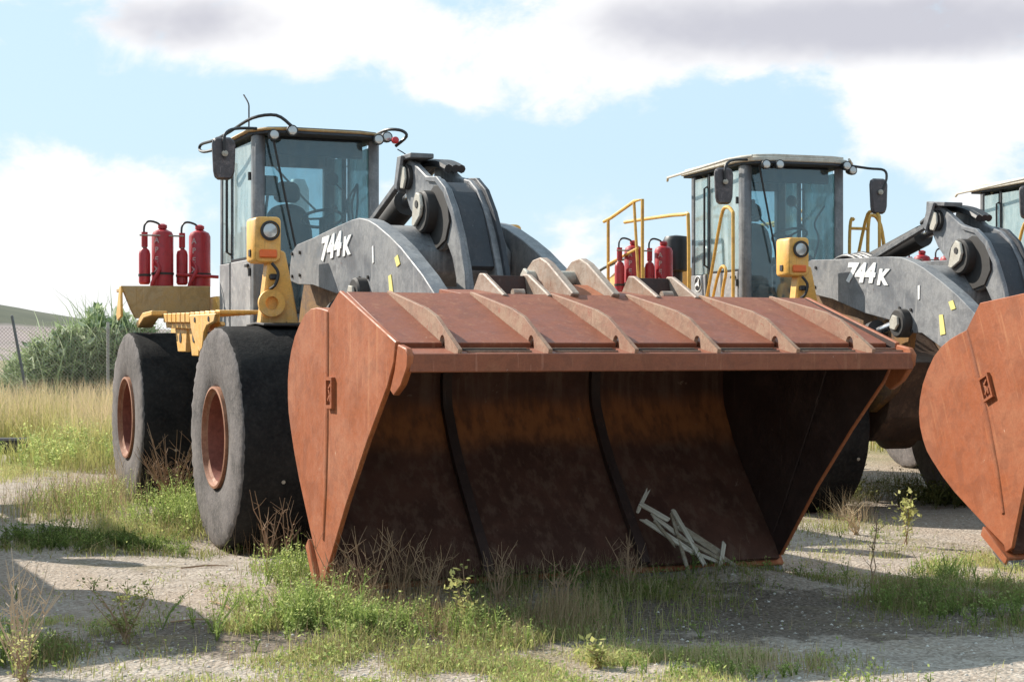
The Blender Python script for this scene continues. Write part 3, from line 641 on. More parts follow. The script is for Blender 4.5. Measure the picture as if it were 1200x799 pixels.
    box('monitor', M['black'], lo, -2.66, -2.60, -.50, -.30, 3.18, 3.38, bevel=.015)
    tube('monitor_stalk', M['black'], lo, [(-2.64, -.40, 3.2), (-2.64, -.47, 2.6)], .015)
    MB().lathe([(.01, -.02), (.07, 0), (.07, .015), (.01, .02)], 'x', 18, (-3.1, .42, 3.42)).build('inner_mirror', M['black'], lo)
    tube('inner_mirror_stalk', M['black'], lo, [(-3.1, .43, 3.40), (-3.1, .55, 3.30)], .010)
    box('side_console', M['liner'], lo, -3.45, -2.7, .28, .52, 2.0, 2.75, bevel=.03)
    for p0, p1 in (((-2.14, -.49, 3.74), (-2.17, -.24, 2.62)),): 
        wp = tube('wiper', M['black'], lo, [p0, p1], .012)
    tube('rear_wiper', M['black'], lo, [(-3.70, -.06, 3.62), (-3.70, .30, 3.25), (-3.70, .42, 3.14)], .013)
    # loose cables in the right of the cab
    for k in range(3 if not rails else 1):
        tube('cable', M['black'], lo, smooth_path([(-2.35, .30+.05*k, 2.6), (-2.30, .36+.03*k, 2.9), (-2.36, .34+.06*k, 3.1), (-2.30, .44, 3.3)]), .012)
    if not rails:
        tube('antenna', M['black'], lo, smooth_path([(-2.62, -.60, 3.86), (-2.62, -.60, 4.02), (-2.64, -.60, 4.10), (-2.75, -.62, 4.20)]), .008)
        tube('loose_wire', M['black'], lo, smooth_path([(-2.05, .78, 3.64), (-2.0, .88, 3.56), (-2.0, .90, 3.44), (-2.02, .86, 3.38)]), .006)
    if rails:
        # round maker's badge on the rear side panel: leaping deer on a dark disc
        b = MB().lathe([(.10, -.640), (.10, -.648), (.01, -.648)], n=24, org=(-3.48, 0, 2.42)); bd = b.build('badge', M['white'], lo)
        b = MB().lathe([(.085, -.6485), (.085, -.653), (.01, -.653)], n=24, org=(-3.48, 0, 2.42)); b.build('badge_disc', M['black'], lo)
        dz = [(-.065, -.02), (-.03, .012), (.01, .018), (.03, .05), (.02, .07), (.035, .06), (.05, .045), (.04, .02), (.045, -.01), (.06, -.04), (.03, -.02), (.0, -.018), (-.03, -.02), (-.05, -.05), (-.045, -.02)]
        MB().prism([(-3.48+x*1.05, 2.415+z*1.05) for x, z in dz], -.6535, -.657).build('badge_deer', M['white'], lo)
    return lo

def bottle(root, x, y, z, r, h, label=True, big=True):
    b = MB().lathe([(r*.75, z), (r, z+.02), (r, z+h-.07), (r*.85, z+h-.03), (r*.35, z+h), (.03, z+h+.01)], 'z', 24, (x, y, 0))
    o = b.build('fire_bottle', M['red'], root)
    MB().lathe([(.03, z+h), (r*.42, z+h+.01), (r*.42, z+h+.045), (.02, z+h+.06)], 'z', 14, (x, y, 0)).build('valve_cap', M['red'] if big else M['brass'], o)
    MB().lathe([(r+.004, z+h*.22), (r+.006, z+h*.22), (r+.006, z+h*.22+.025), (r+.004, z+h*.22+.025)], 'z', 24, (x, y, 0), closed=True).build('strap', M['dark'], o)
    if big:
        # vertical white lettering facing the front-left
        ang = -.75
        for k, ch in enumerate('APEX'):
            nx_, ny_ = math.cos(ang), math.sin(ang)
            mt = Matrix.Translation((x+nx_*(r+.004), y+ny_*(r+.004), z+h*.80-k*.105)) @ Matrix.Rotation(ang+PI/2, 4, 'Z') @ Matrix.Rotation(PI/2, 4, 'X')
            lettering(ch, .085, M['faded'], o, mt, depth=.004, bold=.002)
    return o

def make_loader(name, rails, boom_t=0., bucket=None):
    root = empty(name, (0, 0, 0))
    for x in (0, -4.1):
        for s in (-1, 1): make_wheel(root, x-.1 if x == 0 else x, s, *((.94, .885) if x == 0 else ()))
    for x in (0, -4.1):
        b = MB().tube([(x, -1.36, .9), (x, -.9, .9), (x, -.5, .9), (x, .5, .9), (x, .9, .9), (x, 1.36, .9)], [.16, .17, .2, .2, .17, .16], 16)
        b.lathe([(.15, -.28), (.30, -.12), (.30, .12), (.15, .28)], 'y', 20, (x, 0, .9)); b.build('axle', M['frame_dark'], root)
    # front frame: tower cheek plates, belly, nose
    tw = [(-1.55, .95), (-.95, .95), (.45, 1.0), (.85, 1.2), (1.12, 1.55), (1.22, 1.98), (1.02, 2.02), (.60, 1.88), (.30, 2.26), (-.30, 2.42), (-.75, 2.40), (-.95, 2.05), (-1.20, 1.45), (-1.55, 1.15)]
    for s in (-1, 1): pr('tower_plate', M['tower'], root, tw, s*.55, s*.47, bevel=.01)
    pr('front_frame', M['frame_dark'], root, [(-1.5, .86), (-.9, .70), (.3, .70), (.62, .95), (.80, 1.5), (.1, 1.6), (-.5, 2.1), (-.9, 1.9), (-1.1, 1.3), (-1.5, 1.1)], -.465, .465, bevel=.01)
    MB().cyl((-1.75, 0, .8), (-1.75, 0, 1.75), .13, 18).build('articulation_pin', M['dark'], root)
    # lift cylinders
    bp = rot_pt((1.40, 2.055), (-.45, 2.30), boom_t)
    for s in (-1, 1):
        a = Vector((-.25, s*.78, 1.55)); b_ = Vector((bp[0], s*.78, bp[1])); d = b_-a
        MB().cyl(a, a+d*.72, .10, 20).build('lift_cylinder', M['grey'], root)
        MB().cyl(a+d*.70, a+d*.76, .115, 20).build('cylinder_gland', M['dark'], root)
        MB().cyl(a+d*.74, a+d*.97, .045, 16).build('cylinder_rod', M['steel'], root)
    # front fenders with head lamp masts
    for s in (-1, 1):
        mast = pr('lamp_mast', M['yellow'], root, [(s*1.175, 1.84), (s*.835, 1.84), (s*.885, 2.12), (s*.955, 2.46), (s*1.06, 2.50), (s*1.10, 2.46), (s*1.13, 2.2)], -.16, -.02, 'yz', bevel=.012)
        lb = MB().prism([(s*1.235, 2.385), (s*1.235, 2.735), (s*1.20, 2.755), (s*1.03, 2.755), (s*1.005, 2.73), (s*1.005, 2.40), (s*1.05, 2.365), (s*1.20, 2.365)], -.26, .02, 'yz', bevel=.012).build('lamp_box', M['yellow'], root)
        MB().lathe([(.075, .021), (.085, .03), (.085, .045), (.068, .047)], 'x', 26, (0, s*1.105, 2.635), closed=True).build('lamp_bezel', M['black'], lb)
        MB().lathe([(.068, .024), (.060, .040), (.02, .046)], 'x', 26, (0, s*1.105, 2.635)).build('head_lamp', M['lens'], lb)
        MB().box(.021, .045, s*1.12-.075, s*1.12+.075, 2.405, 2.475, bevel=.008).build('turn_signal', M['amber'], lb)
        MB().box(-.16, -.10, s*1.236, s*1.246, 2.42, 2.48, bevel=.003).build('side_reflector', M['dark'], lb)
        MB().box(-.03, .035, s*1.05-.05, s*1.05+.01, 2.22, 2.27, bevel=.01).build('hose_clip', M['black'], mast)
        tube('lamp_hose', M['black'], mast, smooth_path([(.03, s*1.09, 2.36), (.05, s*1.04, 2.28), (.04, s*1.06, 2.18), (.01, s*1.1, 2.14)]), .014)
        # lug with hole: ring on a tab
        b = MB(); ring = []
        th = np.linspace(0, 2*PI, 25)[:-1]
        for a_ in th: ring.append((.115*math.cos(a_), .115*math.sin(a_)))
        inner = [(.058*math.cos(a_), .058*math.sin(a_)) for a_ in th]
        cyy, czz = s*1.09, 2.02
        vo0 = [b.bm.verts.new((.0, cyy+p[0], czz+p[1])) for p in ring]; vi0 = [b.bm.verts.new((.0, cyy+p[0], czz+p[1])) for p in inner]
        vo1 = [b.bm.verts.new((.04, cyy+p[0], czz+p[1])) for p in ring]; vi1 = [b.bm.verts.new((.04, cyy+p[0], czz+p[1])) for p in inner]
        for k in range(24):
            j = (k+1) % 24
            b.face((vo1[k], vo1[j], vi1[j], vi1[k])); b.face((vo0[j], vo0[k], vi0[k], vi0[j])); b.face((vo0[k], vo0[j], vo1[j], vo1[k])); b.face((vi0[j], vi0[k], vi1[k], vi1[j]))
        bmesh.ops.recalc_face_normals(b.bm, faces=b.bm.faces[:])
        b.build('lifting_lug', M['yellow'], mast)
        fd = MB().prism([(-.40, 1.845), (-.1, 1.86), (.18, 1.845), (.18, 1.825), (-.1, 1.84), (-.40, 1.825)], min(s*1.2, s*.72), max(s*1.2, s*.72), bevel=.005).build('front_fender', M['dark'], root)
        MB().bar((-.1, s*.72, 1.86), (-.1, s*.54, 1.80), .3, .06, .005).build('fender_bracket', M['tower'], fd)
    make_boom(root, boom_t)
    bk = make_bucket(root)
    if bucket: pivot(bk, *bucket)
    lo = make_cab(root, rails)
    # rear frame, engine hood
    hd = pr('engine_hood', M['yellow'], root, [(-6.25, 1.05), (-6.35, 1.5), (-6.2, 2.12), (-5.9, 2.18), (-4.0, 2.20), (-3.80, 2.10), (-3.80, 1.2), (-4.6, 1.05)], -.62, .62, bevel=.03)
    for k in range(9): MB().box(-5.75+.16*k, -5.65+.16*k, -.632, -.621, 1.55, 1.95, bevel=0).build('louvre', M['black'], hd)
    pr('rear_frame', M['dark'], root, [(-6.4, .75), (-6.4, 1.04), (-3.7, 1.04), (-3.7, 1.53), (-2.3, 1.53), (-1.75, 1.35), (-1.65, .85), (-2.4, .72)], -.45, .45, bevel=.01)
    pr('counterweight', M['yellow'], root, [(-6.75, .70), (-6.80, 1.45), (-6.42, 1.62), (-6.41, .70)], -1.15, 1.15, bevel=.03)
    box('tail_lamp', M['redlens'], root, -6.40, -6.34, -1.16, -1.0, 1.25, 1.40)
    MB().tube([(-5.2, .66, 2.0), (-5.2, .66, 2.95), (-5.2, .66, 3.50), (-5.2, .66, 3.62)], [.13, .13, .13, .08], 18).build('exhaust_stack', M['exhaust'], root) if not rails else \
        MB().lathe([(.08, 2.19), (.08, 2.62), (.17, 2.64), (.18, 3.02), (.15, 3.08), (.02, 3.10)], 'z', 24, (-4.8, -.35, 0)).build('air_cleaner', M['black'], root)
    # rear wing panels, platform and steps
    for s in (-1, 1):
        pr('rear_fender', M['tan'], root, [(s*1.60, 2.30), (s*.64, 2.31), (s*.64, 1.96), (s*1.45, 1.955), (s*1.50, 2.05)], -4.16, -4.11, 'yz', bevel=.008)
        pr('fender_edge', M['yellow'], root, [(-4.17, 2.30), (-4.11, 2.30), (-4.08, 1.97), (-4.30, 1.93), (-4.36, 2.0)], s*1.585, s*1.61, bevel=.008)
        box('rear_deck', M['tan'], root, -4.95, -4.165, min(s*.64, s*1.50), max(s*.64, s*1.50), 2.255, 2.295)
        # step platform: sloped slatted tread with a deep side beam
        bm_ = pr('step_beam', M['yellow'], root, [(-4.05, 1.90), (-3.70, 2.005), (-3.2, 2.02), (-3.2, 1.97), (-3.62, 1.95), (-3.95, 1.85)], s*1.30, s*1.46, bevel=.008)
        for k in range(11):
            x0 = -3.18+.205*k
            sl = MB().prism([(x0, 1.985), (x0+.165, 1.978), (x0+.165, 1.945), (x0, 1.95)], s*.90, s*1.30, bevel=.006)
            if s < 0 or True:
                sl.prism([(x0, 1.99-.002*k), (x0+.165, 1.985-.002*k), (x0+.165, 1.895-.003*k), (x0, 1.90-.003*k)], s*1.302, s*1.345, bevel=.006)
            sl.build('step_slat', M['yellow'], root)
        pr('step_beam', M['yellow'], root, [(-3.3, 1.90), (-.93, 1.875), (-.90, 1.84), (-1.15, 1.80), (-3.25, 1.845)], s*1.26, s*1.30, bevel=.008)
        for x0, x1, zb in ((-3.05, -2.50, 1.60), (-2.42, -1.95, 1.56), (-1.88, -1.25, 1.50)):
            pr('step_bracket', M['yellow'], root, [(x0, 1.84), (x1, 1.83), (x1-.05, zb), (x0+.14, zb)], s*1.20, s*1.255, bevel=.008)
            MB().cyl(((x0+x1)/2, s*1.256, 1.74), ((x0+x1)/2, s*1.262, 1.74), .05, 14).build('bracket_hole', M['dark'], root)
        pr('step_riser', M['yellow'], root, [(-3.15, 1.97), (-.95, 1.96), (-.95, 1.88), (-3.15, 1.90)], s*1.300, s*1.318, bevel=0)
        MB().box(-1.62, -1.40, min(s*1.06, s*1.12), max(s*1.06, s*1.12), 1.28, 1.75, bevel=.01).build('step_hanger', M['yellow'], root)
        pr('arch_bracket', M['yellow'], root, [(-1.75, 1.95), (-.70, 1.945), (-.78, 1.87), (-1.05, 1.84), (-1.16, 1.78), (-1.22, 1.64), (-1.32, 1.60), (-1.50, 1.68), (-1.66, 1.80)], s*1.36, s*1.40, bevel=.008)
        for hx_ in (-1.5, -.95): MB().cyl((hx_, s*1.401, 1.90), (hx_, s*1.408, 1.90), .025, 12).build('bracket_hole', M['dark'], root)
    # fire bottles on the rear deck
    for (x, y) in ((-4.45, -1.09), (-4.45, -.68)):
        o = bottle(root, x, y, 2.297, .118, .64)
        so_ = bottle(root, x+.02, y-.20, 2.33, .062, .40, big=False)
        tube('discharge_hose', M['black'], root, smooth_path([(x, y, 2.94), (x, y-.05, 3.0), (x, y-.15, 3.02), (x, y-.2, 2.96), (x+.02, y-.2, 2.80)]), .012)
        MB().cyl((x+.02, y-.20, 2.74), (x+.02, y-.20, 2.90), .034, 12).build('actuator', M['red'], so_)
        tube('hand_hose', M['red'], root, smooth_path([(x+.06, y-.10, 2.60), (x+.12, y-.06, 2.50), (x+.12, y-.13, 2.36), (x+.11, y-.14, 2.30)]), .020)
    tube('bottle_rail', M['brass'], root, [(-4.35, -1.36, 2.86), (-4.35, -.88, 2.86)], .009); tube('bottle_rail', M['red'], root, [(-4.33, -.96, 2.44), (-4.33, -.50, 2.42)], .018)
    if rails:
        for s in (-1, 1):
            y = s*1.22
            rp_ = lambda pts: smooth_path(pts, 3)
            tube('handrail', M['rail'], root, [(-5.0, y, 2.30), (-5.0, y, 3.30)], .022)
            tube('handrail', M['rail'], root, [(-5.15, y, 3.28), (-4.9, y, 3.31), (-4.1, y, 3.46), (-3.85, y, 3.46), (-3.85, y, 2.30)], .022)
            tube('handrail', M['rail'], root, [(-4.12, y, 3.44), (-3.95, y, 2.30)], .020)
            tube('handrail', M['rail'], root, rp_([(-5.05, y+.25*-s, 3.27), (-4.4, y+.3*-s, 3.27), (-3.3, y+.3*-s, 3.24), (-3.15, y+.3*-s, 3.15), (-3.13, y+.3*-s, 2.3)]), .022)
            tube('handrail', M['rail'], root, [(-5.0, y, 2.72), (-4.0, y, 2.87)], .018)
            # grab rails beside the door
            tube('grab_rail', M['rail'], root, rp_([(-2.70, s*.93, 2.02), (-2.50, s*.93, 2.45), (-2.22, s*.93, 3.12), (-2.08, s*.93, 3.23), (-1.92, s*.93, 3.17), (-1.90, s*.93, 3.02), (-1.90, s*.93, 2.02)]), .020)
            tube('grab_rail', M['rail'], root, rp_([(-2.42, s*.98, 2.02), (-2.22, s*.98, 2.42), (-2.08, s*.98, 2.56), (-1.98, s*.98, 2.50), (-2.06, s*.98, 2.30), (-2.12, s*.98, 2.02)]), .018)
        tube('handrail', M['rail'], root, smooth_path([(-2.5, .88, 2.05), (-2.5, .88, 2.9), (-2.5, .90, 3.16), (-2.5, .94, 3.16)]), .020)
        tube('handrail', M['rail'], root, smooth_path([(-2.5, 1.13, 2.05), (-2.5, 1.13, 3.08), (-2.5, 1.20, 3.22), (-2.5, 1.30, 3.10), (-2.5, 1.36, 2.7), (-2.5, 1.38, 2.05)]), .022)
        tube('handrail', M['rail'], root, [(-2.5, .88, 3.06), (-2.5, 1.13, 3.06)], .018)
        th_ = pr('tail_housing', M['yellow'], root, [(-6.9, 2.16), (-6.85, 2.52), (-6.3, 2.70), (-5.55, 2.72), (-5.50, 2.19)], -.62, .62, bevel=.03)
        box('tail_panel', M['white'], th_, -5.95, -5.62, -.632, -.621, 2.24, 2.62); box('panel_slot', M['black'], th_, -5.83, -5.74, -.638, -.633, 2.3, 2.52)
        tube('tail_rail', M['black'], root, smooth_path([(-7.0, -.66, 2.56), (-6.7, -.70, 2.70), (-6.2, -.70, 2.78), (-5.6, -.70, 2.80), (-5.55, -.70, 2.3)]), .02)
    return root

def kids(o): return list(o.children)
def copy_tree(o, parent=None):
    c_ = o.copy(); C.objects.link(c_); c_.parent = parent
    for ch in kids(o): copy_tree(ch, c_)
    return c_
L_A = make_loader('wheel_loader', False)
B1, B2 = (3.57, .12), (4.50, .12)
L_B = make_loader('wheel_loader', True, boom_t=.10, bucket=(B1, -.40, B2))
def place(o, x, y, a): o.location = (x, y, 0); o.rotation_euler = (0, 0, a-PI/2)
place(L_A, -1.053, 14.668, .41); place(L_B, 3.955, 17.25, .3155)
L_C = copy_tree(L_B); place(L_C, 7.95, 19.3, .27)
for ch in kids(L_C):
    if ch.name.startswith('handrail'): bpy.data.objects.remove(ch)
L_D = copy_tree(L_A); place(L_D, -7.0, 14.1, .41)
G = 'wheel loaders parked in a row'
tag(L_A, 'nearest wheel loader, rusty bucket tipped open towards the viewer, cab without yellow handrails', 'wheel loader', G)
tag(L_B, 'wheel loader with yellow handrails behind the open bucket, round badge on its grey cab', 'wheel loader', G)
tag(L_C, 'farthest wheel loader, only its pale cab roof and mirror showing at right edge', 'wheel loader', G)
tag(L_D, 'wheel loader parked left of the nearest one, seen by its shadow', 'wheel loader', G)
# ------------------------------------------------------------------ broken pallet slats leaning in the bucket mouth
MA = Matrix.Translation(L_A.location) @ Matrix.Rotation(.41-PI/2, 4, 'Z')
pal_ = empty('broken_pallet', tuple(MA @ Vector((3.80, .95, .03))))
tag(pal_, 'broken grey wooden pallet slats lying in the mouth of the open bucket', 'pallet')
SL = [((3.558, .564, .528), (3.47, .679, .637)), ((3.564, .598, .545), (3.645, .752, .444)), ((3.625, .581, .444), (3.794, .86, .232)), ((3.662, .656, .422), (3.769, .728, .289)),
      ((3.594, .8, .482), (3.862, .772, .148)), ((3.601, .817, .499), (3.866, .9, .168)), ((3.662, .813, .398), (3.907, 1.202, .091)), ((3.732, .794, .335), (3.866, 1.063, .168)),
      ((3.642, .814, .423), (3.802, 1.08, .222)), ((3.89, 1.018, .138), (3.782, 1.112, .272)), ((3.78, .828, .25), (3.853, 1.04, .159))]
SL += [((3.60, .66, .47), (3.74, .90, .26)), ((3.85, .95, .12), (3.93, 1.27, .075))]
for a, b in SL:
    a, b = MA @ Vector(a), MA @ Vector(b); c_ = (a+b)/2; d = (b-a)
    x = d.normalized(); z = Vector((.5, -.8, .5)); y = z.cross(x).normalized(); z = x.cross(y)
    L2_, wv = (d.length+.04)/2, random.uniform(.012, .020)
    j_ = [random.uniform(-.03, .03) for _ in range(4)]
    o = MB().prism([(-L2_+j_[0], -wv), (0, -wv*random.uniform(.8, 1.1)), (L2_+j_[1], -wv*.9), (L2_-.012+j_[2], .001), (L2_+j_[3], wv), (0, wv), (-L2_+.015, wv*.9), (-L2_+j_[2], .004)], -.007, .007, 'xy', .002).build('slat', M[random.choice(['board', 'board', 'board2'])], pal_)
    o.matrix_local = Matrix.Translation(c_-pal_.location) @ Matrix((x, y, z)).transposed().to_4x4()

# ------------------------------------------------------------------ vegetation
def veg_mat(name, dark, mid, light, trans=.35):
    m, t = new_mat(name); at = t.new('ShaderNodeAttribute', attribute_name='tint')
    f = at.outputs['Fac']
    c = t.mix(t.ramp(f, 0, .5), dark, mid); c = t.mix(t.ramp(f, .5, 1), c, light)
    t.put(t.b.inputs['Base Color'], c); t.b.inputs['Roughness'].default_value = .7; t.b.inputs['Specular IOR Level'].default_value = .25
    tl = t.new('ShaderNodeBsdfTranslucent'); t.put(tl.inputs[0], c)
    mx = t.new('ShaderNodeMixShader'); mx.inputs[0].default_value = trans; t.l.new(t.b.outputs[0], mx.inputs[1]); t.l.new(tl.outputs[0], mx.inputs[2])
    t.l.new(mx.outputs[0], t.n['Material Output'].inputs[0]); return m
M['weed'] = veg_mat('weed_leaf', (.11, .12, .04), (.27, .29, .09), (.56, .55, .22), .5)
M['leafy'] = veg_mat('leafy_weed', (.09, .13, .035), (.23, .31, .08), (.54, .60, .22), .5)
M['drygrass'] = veg_mat('dry_grass', (.16, .10, .055), (.36, .26, .15), (.58, .47, .30), .35)
M['field'] = veg_mat('field_grass', (.20, .24, .06), (.44, .42, .15), (.62, .48, .31), .4)
M['shrub'] = veg_mat('greygreen_shrub', (.13, .19, .08), (.34, .42, .21), (.66, .70, .54), .35)
M['twig'] = plain('dry_twig', (.34, .22, .135), .9)
def gxy(px, py): D = 3224.2/(py-407); return (px-600)/1960*D, D
_nz = {}
def gz(P): return np.array([mound(float(x), float(y)) for x, y in P])
def clump_mask(P, scale, thr, seed=0):
    v = np.array([mnoise.noise(Vector((float(x)*scale, float(y)*scale, 7.3+seed))) for x, y in P]); return v > thr+rng.normal(0, .13, len(v))
def scatter(n, cx, cy, rx, ry, soft=True):
    if soft: q = rng.normal(size=(n, 2))*.5
    else: q = rng.uniform(-1, 1, size=(n, 2))
    return np.stack([cx+q[:, 0]*rx, cy+q[:, 1]*ry], 1)
def blades(P, h, w, lean=.35, tint=(.2, .9), segs=3, tipcol=None, tip=.15):
    """tapering bent blades as triangles strips; P (n,2) or (n,3)"""
    n = len(P); z0 = gz(P) if P.shape[1] == 2 else P[:, 2]
    hh = h*rng.uniform(.45, 1.15, n); az = rng.uniform(0, 2*PI, n); ln = np.abs(rng.normal(0, lean, n))
    dx, dy = np.cos(az), np.sin(az); fa = rng.uniform(0, 2*PI, n); sx_, sy_ = np.cos(fa), np.sin(fa)
    V = np.zeros((n, segs*2+1, 3)); T = np.zeros((n, segs*2+1)); tt = rng.uniform(tint[0], tint[1], n)
    if n < 60000: tt = np.clip(tt+.5*np.array([mnoise.noise(Vector((float(a)*.7, float(b)*.45, 4.))) for a, b in P[:, :2]]), 0, 1)
    for k in range(segs):
        f = k/segs; ww = w*(1-f*(1-tip))*.5; off = ln*hh*f**1.7
        for j, sg in ((0, -1), (1, 1)):
            V[:, 2*k+j, 0] = P[:, 0]+dx*off+sx_*ww*sg; V[:, 2*k+j, 1] = P[:, 1]+dy*off+sy_*ww*sg; V[:, 2*k+j, 2] = z0+hh*f*np.sqrt(np.maximum(.1, 1-(ln*f)**2*.5))-.01*(k == 0)
            T[:, 2*k+j] = tt
    off = ln*hh
    if tipcol is not None:
        for k in range(segs*2+1): T[:, k] = np.clip(tt*.6+tipcol*min(1, (k//2)/segs), 0, 1)
    V[:, -1, 0] = P[:, 0]+dx*off; V[:, -1, 1] = P[:, 1]+dy*off; V[:, -1, 2] = z0+hh*np.sqrt(np.maximum(.1, 1-ln**2*.5)); T[:, -1] = np.clip(tt+.1+(tipcol or 0), 0, 1)
    tri = []
    for k in range(segs-1): tri += [(2*k, 2*k+1, 2*k+3), (2*k, 2*k+3, 2*k+2)]
    tri.append((2*segs-2, 2*segs-1, 2*segs))
    F = (np.arange(n)[:, None, None]*(segs*2+1)+np.array(tri)[None]).reshape(-1, 3)
    return V.reshape(-1, 3), F, T.ravel()
def leaves(P, size, tint=(.2, .9), flat=.5):
    """small kite leaves at points P (n,3)"""
    n = len(P); L = size*rng.uniform(.55, 1.3, n); az = rng.uniform(0, 2*PI, n); el_ = rng.normal(.2, flat, n); ro = rng.uniform(-1.1, 1.1, n)
    d = np.stack([np.cos(az)*np.cos(el_), np.sin(az)*np.cos(el_), np.sin(el_)], 1)
    s_ = np.stack([-np.sin(az), np.cos(az), np.zeros(n)], 1); u = np.cross(s_, d); s2 = s_*np.cos(ro)[:, None]+u*np.sin(ro)[:, None]
    V = np.stack([P, P+d*L[:, None]*.45+s2*L[:, None]*.26, P+d*L[:, None], P+d*L[:, None]*.45-s2*L[:, None]*.26], 1)
    F = (np.arange(n)[:, None, None]*4+np.array([(0, 1, 2), (0, 2, 3)])[None]).reshape(-1, 3)
    return V.reshape(-1, 3), F, np.repeat(rng.uniform(tint[0], tint[1], n), 4)
def stems(P, n_per, h, spread, nleaf, lsize, tint, leaf_from=.15, w=.006, flat=.5):
    """leafy weeds: bent stems with leaves up their length; returns list of chunks"""
    n = len(P); z0 = gz(P); B = np.repeat(np.column_stack([P, z0]), n_per, 0); m_ = len(B)
    az = rng.uniform(0, 2*PI, m_); hh = np.repeat(h*rng.uniform(.5, 1.15, n), n_per)*rng.uniform(.6, 1.1, m_); ln = rng.uniform(.05, spread, m_)
    ts = np.repeat(np.clip(rng.uniform(tint[0], tint[1], n), 0, 1), n_per)
    def pt(f): return np.stack([B[:, 0]+np.cos(az)*ln*hh*f**1.4, B[:, 1]+np.sin(az)*ln*hh*f**1.4, B[:, 2]+hh*f*(1-.25*ln*f)], 1)
    V = np.zeros((m_, 7, 3)); s_ = np.stack([-np.sin(az+1), np.cos(az+1), np.zeros(m_)], 1)
    for k, f in enumerate((0, .4, .75)): V[:, 2*k] = pt(f)-s_*w*.5; V[:, 2*k+1] = pt(f)+s_*w*.5
    V[:, 6] = pt(1.)
    F = (np.arange(m_)[:, None, None]*7+np.array([(0, 1, 3), (0, 3, 2), (2, 3, 5), (2, 5, 4), (4, 5, 6)])[None]).reshape(-1, 3)
    out = [(V.reshape(-1, 3), F, np.repeat(ts*.6, 7))]
    if nleaf:
        LP = []; LT = []
        for k in range(nleaf):
            f = rng.uniform(leaf_from, 1., m_); LP.append(pt(1)*0+np.stack([B[:, 0]+np.cos(az)*ln*hh*f**1.4, B[:, 1]+np.sin(az)*ln*hh*f**1.4, B[:, 2]+hh*f*(1-.25*ln*f)], 1)+rng.normal(0, .012, (m_, 3))); LT.append(np.clip(ts+(f-.6)*.5, 0, 1))
        LP = np.concatenate(LP); LT = np.concatenate(LT); v, f_, tq = leaves(LP, lsize, (0, .0001), flat)
        out.append((v, f_, np.clip(np.repeat(LT, 4)+np.repeat(rng.normal(0, .13, len(LT)), 4), 0, 1)))
    return out
def join(ch):
    Vs, Fs, Ts, o = [], [], [], 0
    for v, f, t_ in ch: Vs.append(v); Fs.append(f+o); Ts.append(t_); o += len(v)
    return np.concatenate(Vs), np.concatenate(Fs), np.concatenate(Ts)
def stuff(name, ch, mat, label, cat):
    v, f, t_ = join(ch); o = mesh_np(name, v, f, mat, t_); tag(o, label, cat, kind='stuff'); return o

# low grass and weeds between the machines: (px, py of its middle, half width px, depth m, count, height)
g_ch = []; w_ch = []; d_ch = []
def patch_g(px, py, hw_px, ry, n, h, tint, w=.006, lean=.85, thr=-.05, sc=2.4):
    x, y = gxy(px, py); P = scatter(n, x, y, hw_px/1960*y*1.25, ry); P = P[clump_mask(P, sc, thr)]
    g_ch.append(blades(P, h*.8, w, lean, tint)); k3 = P[::2]+rng.normal(0, .03, P[::2].shape); w_ch.append(leaves(np.column_stack([k3, gz(k3)+h*.75*rng.uniform(0, 1, len(k3))**1.3]), .024, tint, .6)); q = P[::3]+rng.normal(0, .05, P[::3].shape); d_ch.append(blades(q, h*1.25, .0035, .7, (.2, .9)))
def patch_w(px, py, hw_px, ry, n, h, tint, ls=.028, nl=9, npr=5, spread=.7):
    x, y = gxy(px, py); n = int(n*.62); h *= .9; ls *= .75; P = scatter(n, x, y, hw_px/1960*y*1.25, ry); P = P[clump_mask(P, 1.9, -.2, 2)]
    w_ch.extend(stems(P, npr, h, spread, nl, ls, tint))
def patch_d(px, py, hw_px, ry, n, h, tint=(.2, .9), w=.004, lean=.35):
    x, y = gxy(px, py); d_ch.append(blades(scatter(n, x, y, hw_px/1960*y*1.25, ry), h, w, lean, tint, segs=3))
# bright tangle by the left toe of the bucket and along the front
patch_w(355, 738, 78, .55, 210, .33, (.45, .95)); patch_g(360, 745, 95, .7, 5200, .15, (.4, 1))
patch_w(345, 690, 35, .3, 70, .36, (.5, .95)); patch_w(100, 540, 60, 2.8, 190, .62, (.55, 1), ls=.06, spread=.5); patch_w(75, 505, 60, 2.5, 160, .8, (.4, .9), ls=.06, spread=.5); patch_w(440, 748, 60, .35, 120, .2, (.4, .9)); patch_d(400, 720, 80, .4, 500, .30, (.3, .9))
patch_w(540, 745, 75, .45, 170, .22, (.35, .85), ls=.026); patch_g(545, 750, 110, .5, 5200, .12, (.35, .95)); patch_d(520, 740, 110, .5, 900, .22)
patch_w(640, 735, 70, .5, 110, .22, (.25, .7), ls=.024); patch_g(640, 725, 100, .7, 4600, .14, (.2, .7)); patch_d(650, 740, 60, .3, 450, .34, (.1, .6))
patch_g(700, 705, 110, .8, 4200, .16, (.1, .55)); patch_w(700, 700, 90, .7, 90, .2, (.1, .5), ls=.022)  # darker tints put the bucket's shade into these weeds
patch_g(800, 778, 130, .35, 5200, .09, (.35, .95)); patch_w(850, 790, 90, .2, 60, .12, (.4, .9), ls=.02); patch_g(640, 783, 200, .3, 6500, .07, (.4, .95)); patch_g(420, 775, 130, .3, 3200, .07, (.4, .95), thr=0)
patch_g(560, 800, 320, .3, 5200, .06, (.4, .9), thr=.05); patch_d(880, 785, 60, .25, 300, .16, (.5, 1))
patch_d(480, 700, 70, .4, 520, .30, (.1, .6)); patch_d(620, 690, 120, .35, 600, .2, (.05, .5))
